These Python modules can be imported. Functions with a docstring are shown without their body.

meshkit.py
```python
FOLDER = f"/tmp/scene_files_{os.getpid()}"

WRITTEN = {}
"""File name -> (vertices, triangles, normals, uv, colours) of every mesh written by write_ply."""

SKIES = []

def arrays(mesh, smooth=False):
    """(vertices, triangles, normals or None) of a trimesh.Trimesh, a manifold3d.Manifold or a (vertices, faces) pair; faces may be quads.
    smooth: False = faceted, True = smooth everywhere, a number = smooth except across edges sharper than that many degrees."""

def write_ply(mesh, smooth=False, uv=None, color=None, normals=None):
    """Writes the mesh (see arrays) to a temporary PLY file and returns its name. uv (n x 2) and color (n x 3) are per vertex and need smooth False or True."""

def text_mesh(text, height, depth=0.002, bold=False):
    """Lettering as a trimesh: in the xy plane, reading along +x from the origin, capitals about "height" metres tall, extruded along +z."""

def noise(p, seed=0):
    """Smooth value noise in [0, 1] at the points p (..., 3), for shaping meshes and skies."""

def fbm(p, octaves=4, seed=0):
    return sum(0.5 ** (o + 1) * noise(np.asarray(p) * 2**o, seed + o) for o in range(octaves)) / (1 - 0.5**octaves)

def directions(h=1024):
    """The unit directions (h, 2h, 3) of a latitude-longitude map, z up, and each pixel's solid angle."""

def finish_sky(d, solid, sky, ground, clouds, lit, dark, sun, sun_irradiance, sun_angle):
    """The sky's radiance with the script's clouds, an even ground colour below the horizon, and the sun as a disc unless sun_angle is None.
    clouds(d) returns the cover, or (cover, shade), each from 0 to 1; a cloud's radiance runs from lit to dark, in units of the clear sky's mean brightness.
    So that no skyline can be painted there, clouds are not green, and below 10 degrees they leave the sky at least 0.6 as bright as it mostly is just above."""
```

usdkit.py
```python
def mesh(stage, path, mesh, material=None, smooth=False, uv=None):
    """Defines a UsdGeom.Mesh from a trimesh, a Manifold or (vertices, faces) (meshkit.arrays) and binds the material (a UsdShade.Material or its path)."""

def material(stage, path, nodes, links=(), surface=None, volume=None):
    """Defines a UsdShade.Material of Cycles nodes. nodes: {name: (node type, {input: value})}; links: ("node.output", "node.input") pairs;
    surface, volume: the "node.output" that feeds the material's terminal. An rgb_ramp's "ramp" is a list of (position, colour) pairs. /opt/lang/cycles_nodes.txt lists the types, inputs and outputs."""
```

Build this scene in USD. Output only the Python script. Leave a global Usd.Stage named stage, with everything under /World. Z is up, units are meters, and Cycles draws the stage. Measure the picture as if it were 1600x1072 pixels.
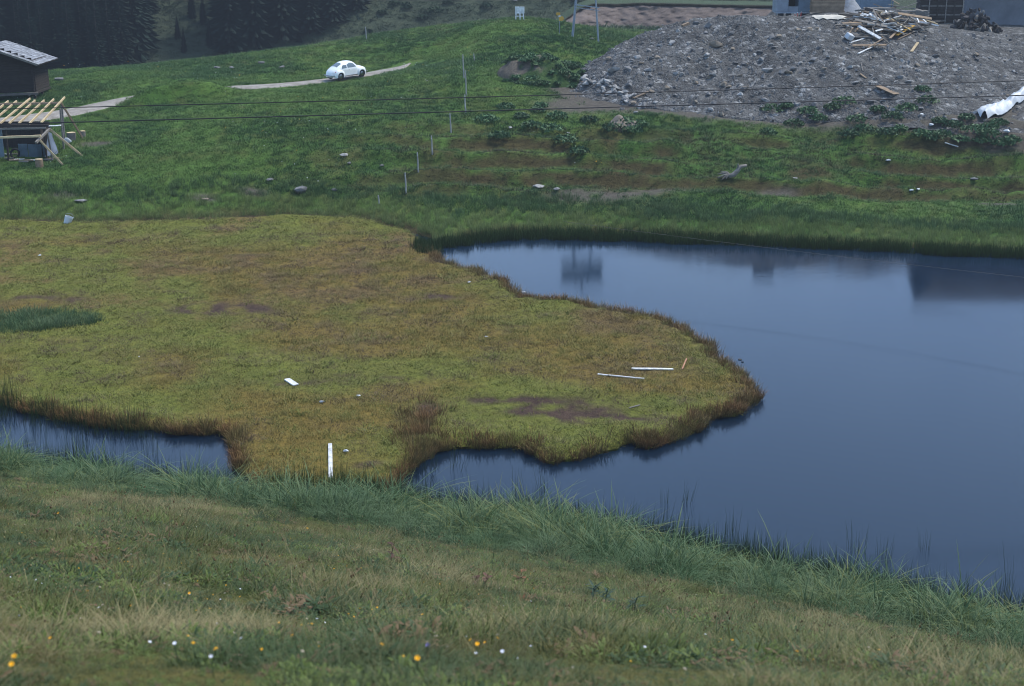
import math, random
import numpy as np, trimesh, manifold3d, shapely, usdkit, meshkit
from pxr import Usd, UsdGeom, UsdLux, UsdShade, Gf, Sdf, Vt
from scipy.interpolate import RBFInterpolator, RegularGridInterpolator, CubicSpline
from scipy.spatial import Delaunay

stage = Usd.Stage.CreateInMemory()
UsdGeom.SetStageUpAxis(stage, 'Z')
UsdGeom.SetStageMetersPerUnit(stage, 1.0)
UsdGeom.Scope.Define(stage, '/World/Looks')
# ------------------------------------------------------------------ camera, sky, sun, exposure
EYE = np.array([0.0, 0.0, 20.0]); PITCH = math.radians(17.16); FP = 2222.2
cam = UsdGeom.Camera.Define(stage, '/World/camera')
cam.CreateFocalLengthAttr(50.0); cam.CreateHorizontalApertureAttr(36.0); cam.CreateVerticalApertureAttr(24.12)
cam.CreateClippingRangeAttr(Gf.Vec2f(0.1, 5000))
cam.CreateFStopAttr(3.2); cam.CreateFocusDistanceAttr(62.0)
cam.CreateExposureAttr(1.85)
cam.AddTranslateOp().Set(Gf.Vec3d(*EYE)); cam.AddRotateXOp().Set(90 - math.degrees(PITCH))

SUN_EL, SUN_ROT = math.radians(58), math.radians(66)            # a high veiled sun to the right and a little ahead of the camera
SUNV = np.array([math.sin(SUN_ROT) * math.cos(SUN_EL), math.cos(SUN_ROT) * math.cos(SUN_EL), math.sin(SUN_EL)])
sky_mat = usdkit.material(stage, '/World/Looks/sky', {
    'sky': ('sky_texture', {'sky_type': 'single_scattering', 'sun_disc': False, 'sun_elevation': SUN_EL, 'sun_rotation': SUN_ROT, 'air_density': 1.0, 'aerosol_density': 0.4}),
    'co': ('texture_coordinate', {}),
    'n': ('noise_texture', {'scale': 4.6, 'detail': 4, 'roughness': 0.5}),
    'r': ('rgb_ramp', {'ramp': [(0.36, (0.22, 0.22, 0.22)), (0.62, (1.0, 1.0, 1.0))]}),
    'cl': ('color', {'value': (1.95, 3.15, 5.4)}),
    'mix': ('mix', {}),
    'bg': ('background_shader', {'strength': 0.075})},
    [('co.generated', 'n.vector'), ('n.fac', 'r.fac'), ('r.color', 'mix.fac'), ('sky.color', 'mix.color1'), ('cl.color', 'mix.color2'), ('mix.color', 'bg.color')], surface='bg.background')
dome = UsdLux.DomeLight.Define(stage, '/World/sky')
UsdShade.MaterialBindingAPI.Apply(dome.GetPrim()).Bind(sky_mat)
dome.GetPrim().SetCustomDataByKey('kind', 'structure')
sun = UsdLux.DistantLight.Define(stage, '/World/sun')
sun.CreateNormalizeAttr(True); sun.CreateIntensityAttr(0.4); sun.CreateAngleAttr(14.0); sun.CreateColorAttr(Gf.Vec3f(1.0, 0.96, 0.90))
zaxis = Gf.Vec3d(*SUNV)
sun.AddTransformOp().Set(Gf.Matrix4d(Gf.Rotation(Gf.Vec3d(0, 0, 1), zaxis), Gf.Vec3d(0, 0, 0)))

# ------------------------------------------------------------------ helpers
rng = np.random.default_rng(7)
COUNT = {}
def numbered(path):
    n = COUNT.get(path, 0); COUNT[path] = n + 1
    return path if n == 0 else f'{path}_{n:03d}'
def pth(parent, name):
    return numbered((str(parent.GetPath()) if parent is not None else '/World') + '/' + name)
def tag(p, label=None, cat=None, group=None, kind=None):
    p = p.GetPrim() if hasattr(p, 'GetPrim') else p
    for k, v in (('label', label), ('category', cat), ('group', group), ('kind', kind)):
        if v: p.SetCustomDataByKey(k, v)
    return p
def thing(name, label, cat, loc=(0, 0, 0), rotz=0.0, group=None, rot=None):
    x = UsdGeom.Xform.Define(stage, pth(None, name)); x.AddTranslateOp().Set(Gf.Vec3d(*map(float, loc)))
    if rot is not None:
        x.AddRotateXYZOp().Set(Gf.Vec3f(*map(float, rot)))
    elif rotz: x.AddRotateZOp().Set(math.degrees(rotz))
    return tag(x, label, cat, group)
def obj(name, mesh, mat, parent=None, smooth=30, **tags):
    m = usdkit.mesh(stage, pth(parent, name), mesh, mat, smooth=smooth)
    if tags: tag(m, **tags)
    return m.GetPrim()
def holder(name, parent):
    return UsdGeom.Xform.Define(stage, pth(parent, name)).GetPrim()
def primvar(prim, name, values):
    UsdGeom.PrimvarsAPI(prim).CreatePrimvar(name, Sdf.ValueTypeNames.FloatArray, 'vertex').Set(Vt.FloatArray.FromNumpy(np.asarray(values, np.float32)))
def primcol(prim, name, values):
    UsdGeom.PrimvarsAPI(prim).CreatePrimvar(name, Sdf.ValueTypeNames.Color3fArray, 'vertex').Set(Vt.Vec3fArray.FromNumpy(np.asarray(values, np.float32)))

def ray(u, v):
    a, b = (u - 800) / FP, (536 - v) / FP
    return np.stack(np.broadcast_arrays(a, math.cos(PITCH) + b * math.sin(PITCH), -math.sin(PITCH) + b * math.cos(PITCH)), -1)
def at(u, v, d):                                  # the point seen at (u, v) that lies d metres ahead
    r = ray(np.asarray(u, float), np.asarray(v, float)); return EYE + r * (np.asarray(d, float) / r[..., 1])[..., None]
def atz(u, v, z=0.0):
    r = ray(np.asarray(u, float), np.asarray(v, float)); return EYE + r * ((z - EYE[2]) / r[..., 2])[..., None]
def pix(p):
    q = np.asarray(p, float) - EYE
    f = q[..., 1] * math.cos(PITCH) - q[..., 2] * math.sin(PITCH); up = q[..., 1] * math.sin(PITCH) + q[..., 2] * math.cos(PITCH)
    return 800 + FP * q[..., 0] / f, 536 - FP * up / f
def sstep(x, a, b):
    t = np.clip((x - a) / (b - a), 0, 1); return t * t * (3 - 2 * t)
def n2(x, y, s, seed=0, o=3):
    return meshkit.fbm(np.stack([np.asarray(x) * s, np.asarray(y) * s, np.full(np.shape(x), seed * 3.7)], -1), o, seed)

def box(sx, sy, sz, c=(0, 0, 0), bev=0.0):
    if bev > 0:
        pts = np.array([[i * (sx / 2 - bev * (k != 0)), j * (sy / 2 - bev * (k != 1)), l * (sz / 2 - bev * (k != 2))] for i in (-1, 1) for j in (-1, 1) for l in (-1, 1) for k in range(3)])
        m = trimesh.convex.convex_hull(pts)
    else:
        m = trimesh.creation.box([sx, sy, sz])
    m.apply_translation(c); return m
def beam(a, b, w, h, bev=0.0, up=(0, 0, 1), roll=0.0):     # a squared timber from a to b
    a, b = np.asarray(a, float), np.asarray(b, float); d = b - a; L = np.linalg.norm(d); d = d / L
    u = np.asarray(up, float)
    if abs(d @ u) > 0.98: u = np.array([0, 1.0, 0])
    s = np.cross(d, u); s /= np.linalg.norm(s); t = np.cross(s, d)
    if roll: s, t = s * math.cos(roll) + t * math.sin(roll), t * math.cos(roll) - s * math.sin(roll)
    m = box(L, w, h, bev=bev); M = np.eye(4); M[:3, 0], M[:3, 1], M[:3, 2], M[:3, 3] = d, s, t, (a + b) / 2
    m.apply_transform(M); return m
def pole(a, b, r0, r1=None, n=10):
    a, b = np.asarray(a, float), np.asarray(b, float); d = b - a; L = np.linalg.norm(d); r1 = r0 if r1 is None else r1
    m = trimesh.creation.cylinder(1.0, L, sections=n); v = m.vertices.copy(); k = (v[:, 2] / L + 0.5); v[:, :2] *= (r0 + (r1 - r0) * k)[:, None]; m.vertices = v
    M = trimesh.geometry.align_vectors([0, 0, 1], d / L); m.apply_transform(M); m.apply_translation((a + b) / 2); return m
def tube(pts, r, n=5):
    pts = np.asarray(pts, float); t = np.gradient(pts, axis=0); t /= np.linalg.norm(t, axis=1, keepdims=True)
    a = np.cross(t, [0.13, 0.21, 0.97]); a /= np.linalg.norm(a, axis=1, keepdims=True); b = np.cross(t, a); g = np.arange(n) * 2 * np.pi / n
    v = pts[:, None] + np.broadcast_to(r, (len(pts),))[:, None, None] * (np.cos(g)[None, :, None] * a[:, None] + np.sin(g)[None, :, None] * b[:, None])
    i, j = np.meshgrid(np.arange(len(pts) - 1), np.arange(n), indexing='ij')
    q = np.stack([i * n + j, i * n + (j + 1) % n, (i + 1) * n + (j + 1) % n, (i + 1) * n + j], -1).reshape(-1, 4)
    caps = [[0, k + 1, k] for k in range(1, n - 1)] + [[(len(pts) - 1) * n, (len(pts) - 1) * n + k, (len(pts) - 1) * n + k + 1] for k in range(1, n - 1)]
    return trimesh.Trimesh(v.reshape(-1, 3), np.vstack([q[:, [0, 1, 2]], q[:, [0, 2, 3]], caps]), process=False)
def join(ms): return trimesh.util.concatenate(list(ms))
def rock(r, seed, sub=2, flat=0.7, rough=0.35):
    g = np.random.default_rng(seed)
    pts = g.normal(size=(16 if sub < 2 else 22, 3)); pts /= np.linalg.norm(pts, axis=1, keepdims=True); pts *= g.uniform(1 - rough, 1, (len(pts), 1))
    m = trimesh.convex.convex_hull(pts * [1.25, 0.9, flat] * r); return m
def stretched(m, M): m = m.copy(); m.apply_transform(M); return m
def rotm(rx=0, ry=0, rz=0): return trimesh.transformations.euler_matrix(rx, ry, rz)

def plain(name, col, rough=0.8, var=0.25, scale=6.0, bump=0.0, spec=0.3, metal=0.0, detail=4, stretch=(1, 1, 1), tint=None, random=0.15):
    """A surface of one colour with a mottled tone from its own coordinates and a little difference between copies."""
    c = np.array(col); c2 = np.array(tint) if tint is not None else c * (1 - var)
    nodes = {'g': ('geometry', {}), 'm': ('mapping', {'scale': stretch}), 'n': ('noise_texture', {'scale': scale, 'detail': detail, 'roughness': 0.6}),
             'r': ('rgb_ramp', {'ramp': [(0.3, tuple(c2)), (0.7, tuple(np.minimum(c * (1 + var * 0.5), 0.95)))]}),
             'o': ('object_info', {}), 'mr': ('map_range', {'from_min': 0.0, 'from_max': 1.0, 'to_min': 1 - random, 'to_max': 1 + random}), 'h': ('hsv', {}),
             'p': ('principled_bsdf', {'roughness': rough, 'specular_ior_level': spec, 'metallic': metal})}
    links = [('g.position', 'm.vector'), ('m.vector', 'n.vector'), ('n.fac', 'r.fac'), ('r.color', 'h.color'), ('o.random', 'mr.value'), ('mr.result', 'h.value'), ('h.color', 'p.base_color')]
    if bump:
        nodes['b'] = ('bump', {'strength': 1.0, 'distance': bump}); links += [('n.fac', 'b.height'), ('b.normal', 'p.normal')]
    return usdkit.material(stage, f'/World/Looks/{name}', nodes, links, surface='p.BSDF')
# ------------------------------------------------------------------ the land
shore_near = [(2100, 1150), (1800, 1055), (1600, 985), (1500, 970), (1400, 945), (1300, 922), (1200, 900), (1100, 880), (1000, 857), (900, 840), (800, 824), (700, 808), (630, 800), (540, 792), (430, 792), (360, 786), (260, 776), (170, 752), (100, 740), (0, 732), (-150, 722), (-400, 705)]
shore_far = [(-400, 352), (0, 351), (150, 353), (300, 350), (450, 343), (560, 347), (640, 362), (690, 378), (750, 371), (800, 365), (900, 366), (1000, 369), (1100, 373), (1200, 377), (1300, 381), (1400, 386), (1600, 395), (1800, 405), (2200, 425)]
BN = np.array([atz(*p)[:2] for p in shore_near]); BF = np.array([atz(*p)[:2] for p in shore_far])
basin = shapely.Polygon(np.vstack([BN, BF])); near_line, far_line = shapely.LineString(BN), shapely.LineString(BF)
ctl = [(u, v, d) for u, v, d in [
    # foreground slope
    (0, 1072, 5), (400, 1072, 5.1), (800, 1072, 5.4), (1200, 1072, 6.0), (1600, 1072, 6.8), (-400, 1072, 5), (2000, 1072, 7.5),
    (0, 740, 44.5), (430, 802, 40), (600, 850, 36.5), (800, 880, 34), (1000, 925, 31), (1200, 960, 29), (1400, 1000, 27), (1600, 1040, 25), (1900, 1100, 22), (-300, 700, 46),
    (1600, 1060, 11.5), (1600, 1052, 18), (1900, 1120, 13), (1400, 1040, 13), (1400, 1020, 20), (1200, 1020, 11), (1200, 985, 19), (800, 985, 10), (800, 925, 18), (800, 898, 26), (400, 985, 9.5), (400, 885, 17), (400, 828, 28), (0, 965, 8.5), (0, 855, 15), (0, 785, 27), (-300, 760, 28), (-300, 900, 10),
    # behind the crest
    (100, 120, 146), (-200, 132, 145), (-400, 140, 145), (300, 106, 149), (400, 93, 152), (550, 70, 157), (200, 112, 147),
    # far bank
    (300, 310, 93.5), (0, 312, 93.5), (-400, 312, 93.5), (600, 318, 93), (800, 318, 92), (1000, 318, 92), (1200, 322, 92), (1400, 328, 91.5), (1600, 335, 91), (1900, 345, 90),
    (1200, 250, 101), (1450, 255, 100.5), (1600, 265, 99.5), (1900, 280, 98), (1000, 250, 100), (650, 270, 97), (705, 207, 104), (728, 175, 109), (728, 118, 119), (800, 60, 134), (812, 30, 144),
    (540, 123, 125), (640, 97, 134), (370, 138, 121), (100, 112, 134), (300, 97, 138), (400, 85, 141), (550, 62, 146), (650, 45, 149), (750, 36, 150), (-200, 122, 132), (-400, 130, 130),
    (300, 250, 98.5), (300, 200, 106), (300, 150, 117), (40, 157, 118), (60, 256, 100), (-300, 250, 99), (-300, 160, 117), (150, 165, 115.5), (210, 157, 117), (850, 132, 118), (900, 155, 113), (560, 160, 112), (560, 215, 103),
    (1200, 192, 108.5), (1060, 180, 109.5), (1400, 186, 106.5), (1600, 222, 102.5), (1900, 235, 101),
    (900, 40, 150), (1000, 43, 165), (850, 40, 158)]]
W = [at(*c) - [0, 0, 0.10 if c[2] < 30 else 0] for c in ctl] + [np.array(p) for p in [(0, 0, 18.35), (-12, 0, 18.6), (12, 0, 18.2), (0, -12, 22.5), (-15, -12, 22.9), (15, -12, 22.2), (20, 128, 4.5), (40, 128, 4.0), (70, 128, 4.0), (22, 145, 5.5), (45, 145, 5.0), (75, 145, 5.0), (30, 170, 6.2), (60, 170, 6.2)]]
for t in np.linspace(0, near_line.length, 16): p = near_line.interpolate(t); W.append(np.array([p.x, p.y, 0.1]))
for t in np.linspace(0, far_line.length, 22): p = far_line.interpolate(t); W.append(np.array([p.x, p.y, 0.15]))
W = np.array(W)
rbf = RBFInterpolator(W[:, :2], W[:, 2], kernel='thin_plate_spline', smoothing=0.02)
def spread(a, b, s, out, grow=1.18, first=None):
    core = list(np.arange(a, b + 1e-6, s)); x, st = b, s
    while x < out: st *= grow; x += st; core.append(x)
    return core
gx = np.array(sorted([-x for x in spread(0.175, 55, 0.35, 900)] + spread(0.175, 55, 0.35, 900)))
gy = np.array([-60, -40, -28, -20, -14, -10, -7, -5, -3, -2, -1] + list(np.arange(0, 24, 0.2)) + spread(24, 155, 0.4, 1400, 1.05))
X, Y = np.meshgrid(gx, gy, indexing='xy')
flat = np.stack([np.clip(X, -75, 75).ravel(), np.clip(Y, -25, 175).ravel()], 1)
Z = rbf(flat).reshape(X.shape)
# the road is cut into the slope, so the bumps are smoothed along it
ROADS = [np.array([at(u, v, d)[:2] for u, v, d in r]) for r in (
    [(-260, 212, 106.5), (-60, 192, 108.5), (40, 180, 111), (110, 169, 113.2), (160, 163, 115.5), (215, 156, 117.8), (290, 147, 119.6), (370, 138, 121), (460, 131, 122.6), (540, 121, 125.5), (600, 109, 129.0), (640, 99, 133)],)]
road_line = shapely.LineString(CubicSpline(np.arange(len(ROADS[0])), ROADS[0])(np.linspace(0, len(ROADS[0]) - 1, 90)))
pts = shapely.points(X, Y)
dr = shapely.distance(road_line, pts)
inb = shapely.contains_xy(basin, X, Y); db = shapely.distance(basin.exterior, pts)
dn, dfar = shapely.distance(near_line, pts), shapely.distance(far_line, pts)
off = np.where(inb, 0, db)
FAR = sstep(Y, 62, 80)
hum = (n2(X, Y, 0.42, 1) - 0.5) * 0.75 + (n2(X, Y, 1.1, 2) - 0.5) * 0.30 + (n2(X, Y, 0.12, 3) - 0.5) * 1.0
def phase(x, y): return (y + 4.0 * n2(x, y, 0.09, 5) + 1.2 * n2(x, y, 0.4, 6) + 0.06 * x) * 2.1
def riser(x, y): return sstep(np.cos(phase(x, y)), 0.15, 0.8) * sstep(n2(x, y, 0.14, 9), 0.30, 0.42) * sstep(n2(x, y, 0.4, 10), 0.25, 0.42)
terr = np.sin(phase(X, Y) - 0.5 * np.cos(phase(X, Y))) * sstep(n2(X, Y, 0.14, 9), 0.30, 0.42)        # cattle steps along the slope
steps = sstep(X, -20, 0) * sstep(Y, 92.5, 95) * (1 - sstep(Y, 103, 108))
Z += FAR * (hum * sstep(off, 0.5, 5) * (0.55 + 0.5 * steps) + 0.30 * terr * steps) * sstep(dr, 0.8, 3.5) * (1 - 0.65 * sstep(Y, 150, 200))
bx0, bx1 = at(212, 150, 119)[0], at(372, 138, 121)[0]                       # a grassy swell hides the road between the barn and the car
ry = np.interp(X, ROADS[0][:, 0], ROADS[0][:, 1]); Z += 1.25 * np.exp(-((Y - ry + 3.2) / 1.5) ** 2) * sstep(X, bx0 - 1.0, bx0 + 2.5) * (1 - sstep(X, bx1 - 2.5, bx1 + 1.5))
FORE = (1 - FAR) * sstep(off, 1.0, 6)
Z += FORE * ((n2(X, Y, 0.45, 11) - 0.5) * 0.22 + (n2(X, Y, 1.4, 12) - 0.5) * 0.12) * sstep(Y, 2, 12)
# behind the crest: a dip, then the wooded mountainside and ridges beyond it
crest = 139 + 13 * sstep(X, -28, -8)
dip = np.clip(Y - crest - np.maximum(0, (X + 10) * 0.55), 0, None)
back = Z - 0.34 * np.clip(dip, 0, 40) * sstep(dip, 0, 14)
side = -8 + 0.56 * np.clip(Y - 204 - 0.10 * X, 0, 150) + (n2(X, Y, 0.03, 21) - 0.5) * 9 + (n2(X, Y, 0.10, 22) - 0.5) * 2.2
side = np.minimum(side, 44 + 6 * n2(X, Y, 0.015, 25) + 0.05 * (Y - 300))
Z = np.where(Y < 150, Z, back * (1 - sstep(Y, 172, 208)) + side * sstep(Y, 172, 208))
Z = np.where(inb, -np.clip(db * 0.45, 0, 0.8), np.where(Y > 140, Z, np.maximum(Z, 0.03 + np.clip(db, 0, 1.5) * 0.16)))
land = RegularGridInterpolator((gy, gx), Z, bounds_error=False, fill_value=None)
def zl(x, y): return land(np.stack(np.broadcast_arrays(np.asarray(y, float), np.asarray(x, float)), -1))
def hit(u, v, lo=3.0, hi=260.0):                                 # where the sight line through (u, v) meets the ground
    d = np.concatenate([np.arange(lo, 60, 0.05), np.arange(max(lo, 60), hi, 0.12)]); p = at(np.full_like(d, u), np.full_like(d, v), d)
    g = p[:, 2] - np.maximum(zl(p[:, 0], p[:, 1]), 0.0); k = np.argmax(g <= 0) if (g <= 0).any() else len(g) - 1
    q = p[k].copy(); q[2] = max(float(zl(q[0], q[1])), 0.0); return q

# base colours of the ground (its own soil and turf tones)
def lerp(a, b, t): return np.asarray(a) * (1 - t[..., None]) + np.asarray(b) * t[..., None]
nA, nB, nC = n2(X, Y, 0.22, 41), n2(X, Y, 0.9, 42), n2(X, Y, 0.055, 43)
far_c = lerp((0.030, 0.075, 0.022), (0.045, 0.095, 0.030), sstep(nA, 0.35, 0.65))
far_c = lerp(far_c, (0.055, 0.070, 0.032), 0.7 * sstep(nB + 0.3 * nC, 0.62, 0.85))
bare = steps * np.maximum(sstep(n2(X, Y, 0.55, 44), 0.50, 0.72), riser(X, Y))
far_c = lerp(far_c, (0.036, 0.032, 0.022), bare * 0.95)
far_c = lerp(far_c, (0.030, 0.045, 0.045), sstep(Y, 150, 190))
fore_c = lerp((0.045, 0.060, 0.022), (0.10, 0.085, 0.045), sstep(nB, 0.35, 0.7))
col = lerp(fore_c, far_c, FAR)
col = lerp(col, (0.030, 0.026, 0.018), (1 - sstep(np.abs(db), 0.0, 1.6)))
# trodden bare soil
DIRT = [(925, 306, 3.2, 1.2), (985, 303, 3.0, 0.5), (1035, 298, 2.6, 0.4), (900, 165, 3.0, 2.2), (955, 168, 3.0, 1.8), (1215, 305, 1.4, 0.6), (1560, 320, 1.6, .5), (395, 300, 1.0, .5), (318, 310, .9, .4), (100, 305, 1.0, .5), (150, 225, 1.4, .6), (1300, 185, 2.4, 1.3), (1500, 205, 2.5, 1.4), (660, 866, 1.4, .7), (1420, 1062, 1.0, .6)]
for u, v, rx, ry in DIRT:
    p = hit(u, v); w = np.exp(-(((X - p[0]) / rx) ** 2 + ((Y - p[1]) / ry) ** 2) ** 1.5) * sstep(nB + nA, 0.6, 0.95)
    col = lerp(col, (0.056, 0.057, 0.076), np.clip(w * 1.25, 0, 0.95))
heap_foot = shapely.Polygon([at(u, v, d)[:2] for u, v, d in [(860, 140, 117), (890, 158, 113), (985, 168, 111), (1060, 182, 109), (1200, 196, 108), (1400, 190, 106), (1600, 226, 102), (1800, 236, 101), (1900, 60, 126), (1500, 52, 126), (1100, 30, 126), (960, 70, 123)]])
dh = np.where(shapely.contains_xy(heap_foot, X, Y), 0, shapely.distance(heap_foot, pts))
col = lerp(col, (0.055, 0.056, 0.076), (1 - sstep(dh + 2.5 * (nB - 0.5), 0, 1.6)))

def gridmesh(X, Y, Z):
    ny, nx = X.shape; i = np.arange(ny * nx).reshape(ny, nx)
    f = np.concatenate([np.stack([i[:-1, :-1], i[:-1, 1:], i[1:, 1:]], -1).reshape(-1, 3), np.stack([i[:-1, :-1], i[1:, 1:], i[1:, :-1]], -1).reshape(-1, 3)])
    return np.stack([X.ravel(), Y.ravel(), Z.ravel()], 1), f
ground_mat = usdkit.material(stage, '/World/Looks/turf_soil', {
    'a': ('attribute', {'attribute': 'tone'}), 'g': ('geometry', {}),
    'n': ('noise_texture', {'scale': 3.5, 'detail': 6, 'roughness': 0.7}), 'n2': ('noise_texture', {'scale': 14.0, 'detail': 4, 'roughness': 0.7}),
    'r': ('rgb_ramp', {'ramp': [(0.25, (0.55, 0.55, 0.55)), (0.75, (1.5, 1.45, 1.3))]}), 'm': ('mix', {'mix_type': 'multiply', 'fac': 1.0}),
    'ad': ('math', {'math_type': 'add'}), 'b': ('bump', {'strength': 1.0, 'distance': 0.12}), 'p': ('principled_bsdf', {'roughness': 0.95, 'specular_ior_level': 0.15})},
    [('g.position', 'n.vector'), ('g.position', 'n2.vector'), ('n.fac', 'r.fac'), ('a.color', 'm.color1'), ('r.color', 'm.color2'), ('m.color', 'p.base_color'), ('n.fac', 'ad.value1'), ('n2.fac', 'ad.value2'), ('ad.value', 'b.height'), ('b.normal', 'p.normal')], surface='p.BSDF')
gp = obj('ground', gridmesh(X, Y, Z), ground_mat, smooth=True, kind='structure')
primcol(gp, 'tone', col.reshape(-1, 3) * [1.6, 1.4, 0.9])

# road: a ribbon of pale gravel laid on the cut
rp = np.array(road_line.segmentize(0.5).coords); tn = np.gradient(rp, axis=0); tn /= np.linalg.norm(tn, axis=1, keepdims=True); nn = np.stack([-tn[:, 1], tn[:, 0]], 1)
cr = np.linspace(-1.45, 1.45, 13); taper = np.clip((len(rp) - np.arange(len(rp))) / 16.0, 0.12, 1); wob = taper * (1 + 0.35 * (n2(rp[:, 0], rp[:, 1], 0.5, 51) - 0.5))
RX, RY = rp[:, 0:1] + nn[:, 0:1] * cr * wob[:, None], rp[:, 1:2] + nn[:, 1:2] * cr * wob[:, None]
RZ = zl(RX, RY) + 0.05 + 0.05 * (1 - np.abs(cr) / 1.45) + 0.03 * (n2(RX, RY, 2.0, 52) - 0.5); RZ[:, [0, -1]] -= 0.10
road_mat = usdkit.material(stage, '/World/Looks/road_gravel', {
    'g': ('geometry', {}), 'n': ('noise_texture', {'scale': 1.2, 'detail': 5, 'roughness': 0.65}), 'v': ('voronoi_texture', {'scale': 9.0}),
    'r': ('rgb_ramp', {'ramp': [(0.3, (0.13, 0.11, 0.09)), (0.65, (0.26, 0.24, 0.21))]}), 'b': ('bump', {'distance': 0.03}), 'p': ('principled_bsdf', {'roughness': 0.95, 'specular_ior_level': 0.2})},
    [('g.position', 'n.vector'), ('g.position', 'v.vector'), ('n.fac', 'r.fac'), ('r.color', 'p.base_color'), ('v.distance', 'b.height'), ('b.normal', 'p.normal')], surface='p.BSDF')
obj('dirt_road', gridmesh(RX, RY, RZ), road_mat, smooth=True, kind='structure')

# water
wx, wy = np.meshgrid(np.linspace(-75, 75, 60), np.linspace(24, 100, 40)); wv, wf = gridmesh(wx, wy, np.zeros_like(wx))
wi = shapely.Polygon(basin).buffer(0.9); keep = shapely.intersects_xy(wi.buffer(2.5), wv[wf].mean(1)[:, 0], wv[wf].mean(1)[:, 1]); wf = wf[keep]
water_mat = usdkit.material(stage, '/World/Looks/peat_water', {
    'g': ('geometry', {}), 'm1': ('mapping', {'scale': (0.8, 2.6, 1), 'rotation': (0, 0, 0.15)}), 'n1': ('noise_texture', {'scale': 2.6, 'detail': 3, 'roughness': 0.55}),
    'm2': ('mapping', {'scale': (1, 1, 1)}), 'n2': ('noise_texture', {'scale': 0.16, 'detail': 2}), 'st': ('map_range', {'from_min': 0.4, 'from_max': 0.62, 'to_min': 0.15, 'to_max': 0.9, 'clamp': True}),
    'b': ('bump', {'distance': 0.0030}), 'p': ('principled_bsdf', {'base_color': (0.004, 0.010, 0.019), 'roughness': 0.065, 'ior': 1.333, 'specular_ior_level': 0.5})},
    [('g.position', 'm1.vector'), ('m1.vector', 'n1.vector'), ('g.position', 'n2.vector'), ('n2.fac', 'st.value'), ('st.result', 'b.strength'), ('n1.fac', 'b.height'), ('b.normal', 'p.normal')], surface='p.BSDF')
us, wf = np.unique(wf, return_inverse=True); wf = wf.reshape(-1, 3); wv = wv[us]
obj('pond_water', (wv, wf), water_mat, smooth=True, kind='structure')

# floating peat bog
bog_px = [(-400, 350, 0), (0, 350, 0), (150, 353, 0), (300, 349, 0), (450, 341, 0), (560, 345, 0), (640, 360, .2), (690, 405, .3), (715, 414, .4), (740, 416, .4), (775, 427, .5), (800, 442, .5), (818, 456, .5), (860, 458, .5), (900, 463, .5), (940, 474, .5), (985, 480, .5), (1020, 487, .5), (1060, 503, .5), (1090, 515, .5), (1113, 532, .5), (1124, 555, .4), (1150, 573, .4), (1170, 590, .4), (1180, 608, .2), (1180, 630, 0), (1150, 650, 0), (1105, 658, 0), (1090, 674, 0), (1050, 690, 0), (1010, 700, 0), (992, 692, 0), (950, 703, 0), (905, 717, 0), (880, 722, 0), (864, 728, 0), (848, 716, 0), (815, 701, 0), (770, 701, 0), (730, 704, 0), (690, 711, 0), (672, 712, 0), (660, 726, 0), (640, 742, 0), (622, 758, 0), (590, 800, 0), (430, 800, 0), (400, 770, 0), (383, 745, 0), (372, 715, 0), (362, 690, 0), (345, 680, 0), (290, 681, 0), (240, 675, 0), (195, 668, 0), (150, 667, 0), (100, 655, 0), (50, 647, 0), (0, 634, 0), (-60, 625, 0), (-400, 615, 0)]
bp = np.array([atz(u, v, z)[:2] for u, v, z in bog_px]); bog = shapely.Polygon(bp).buffer(0)
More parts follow.
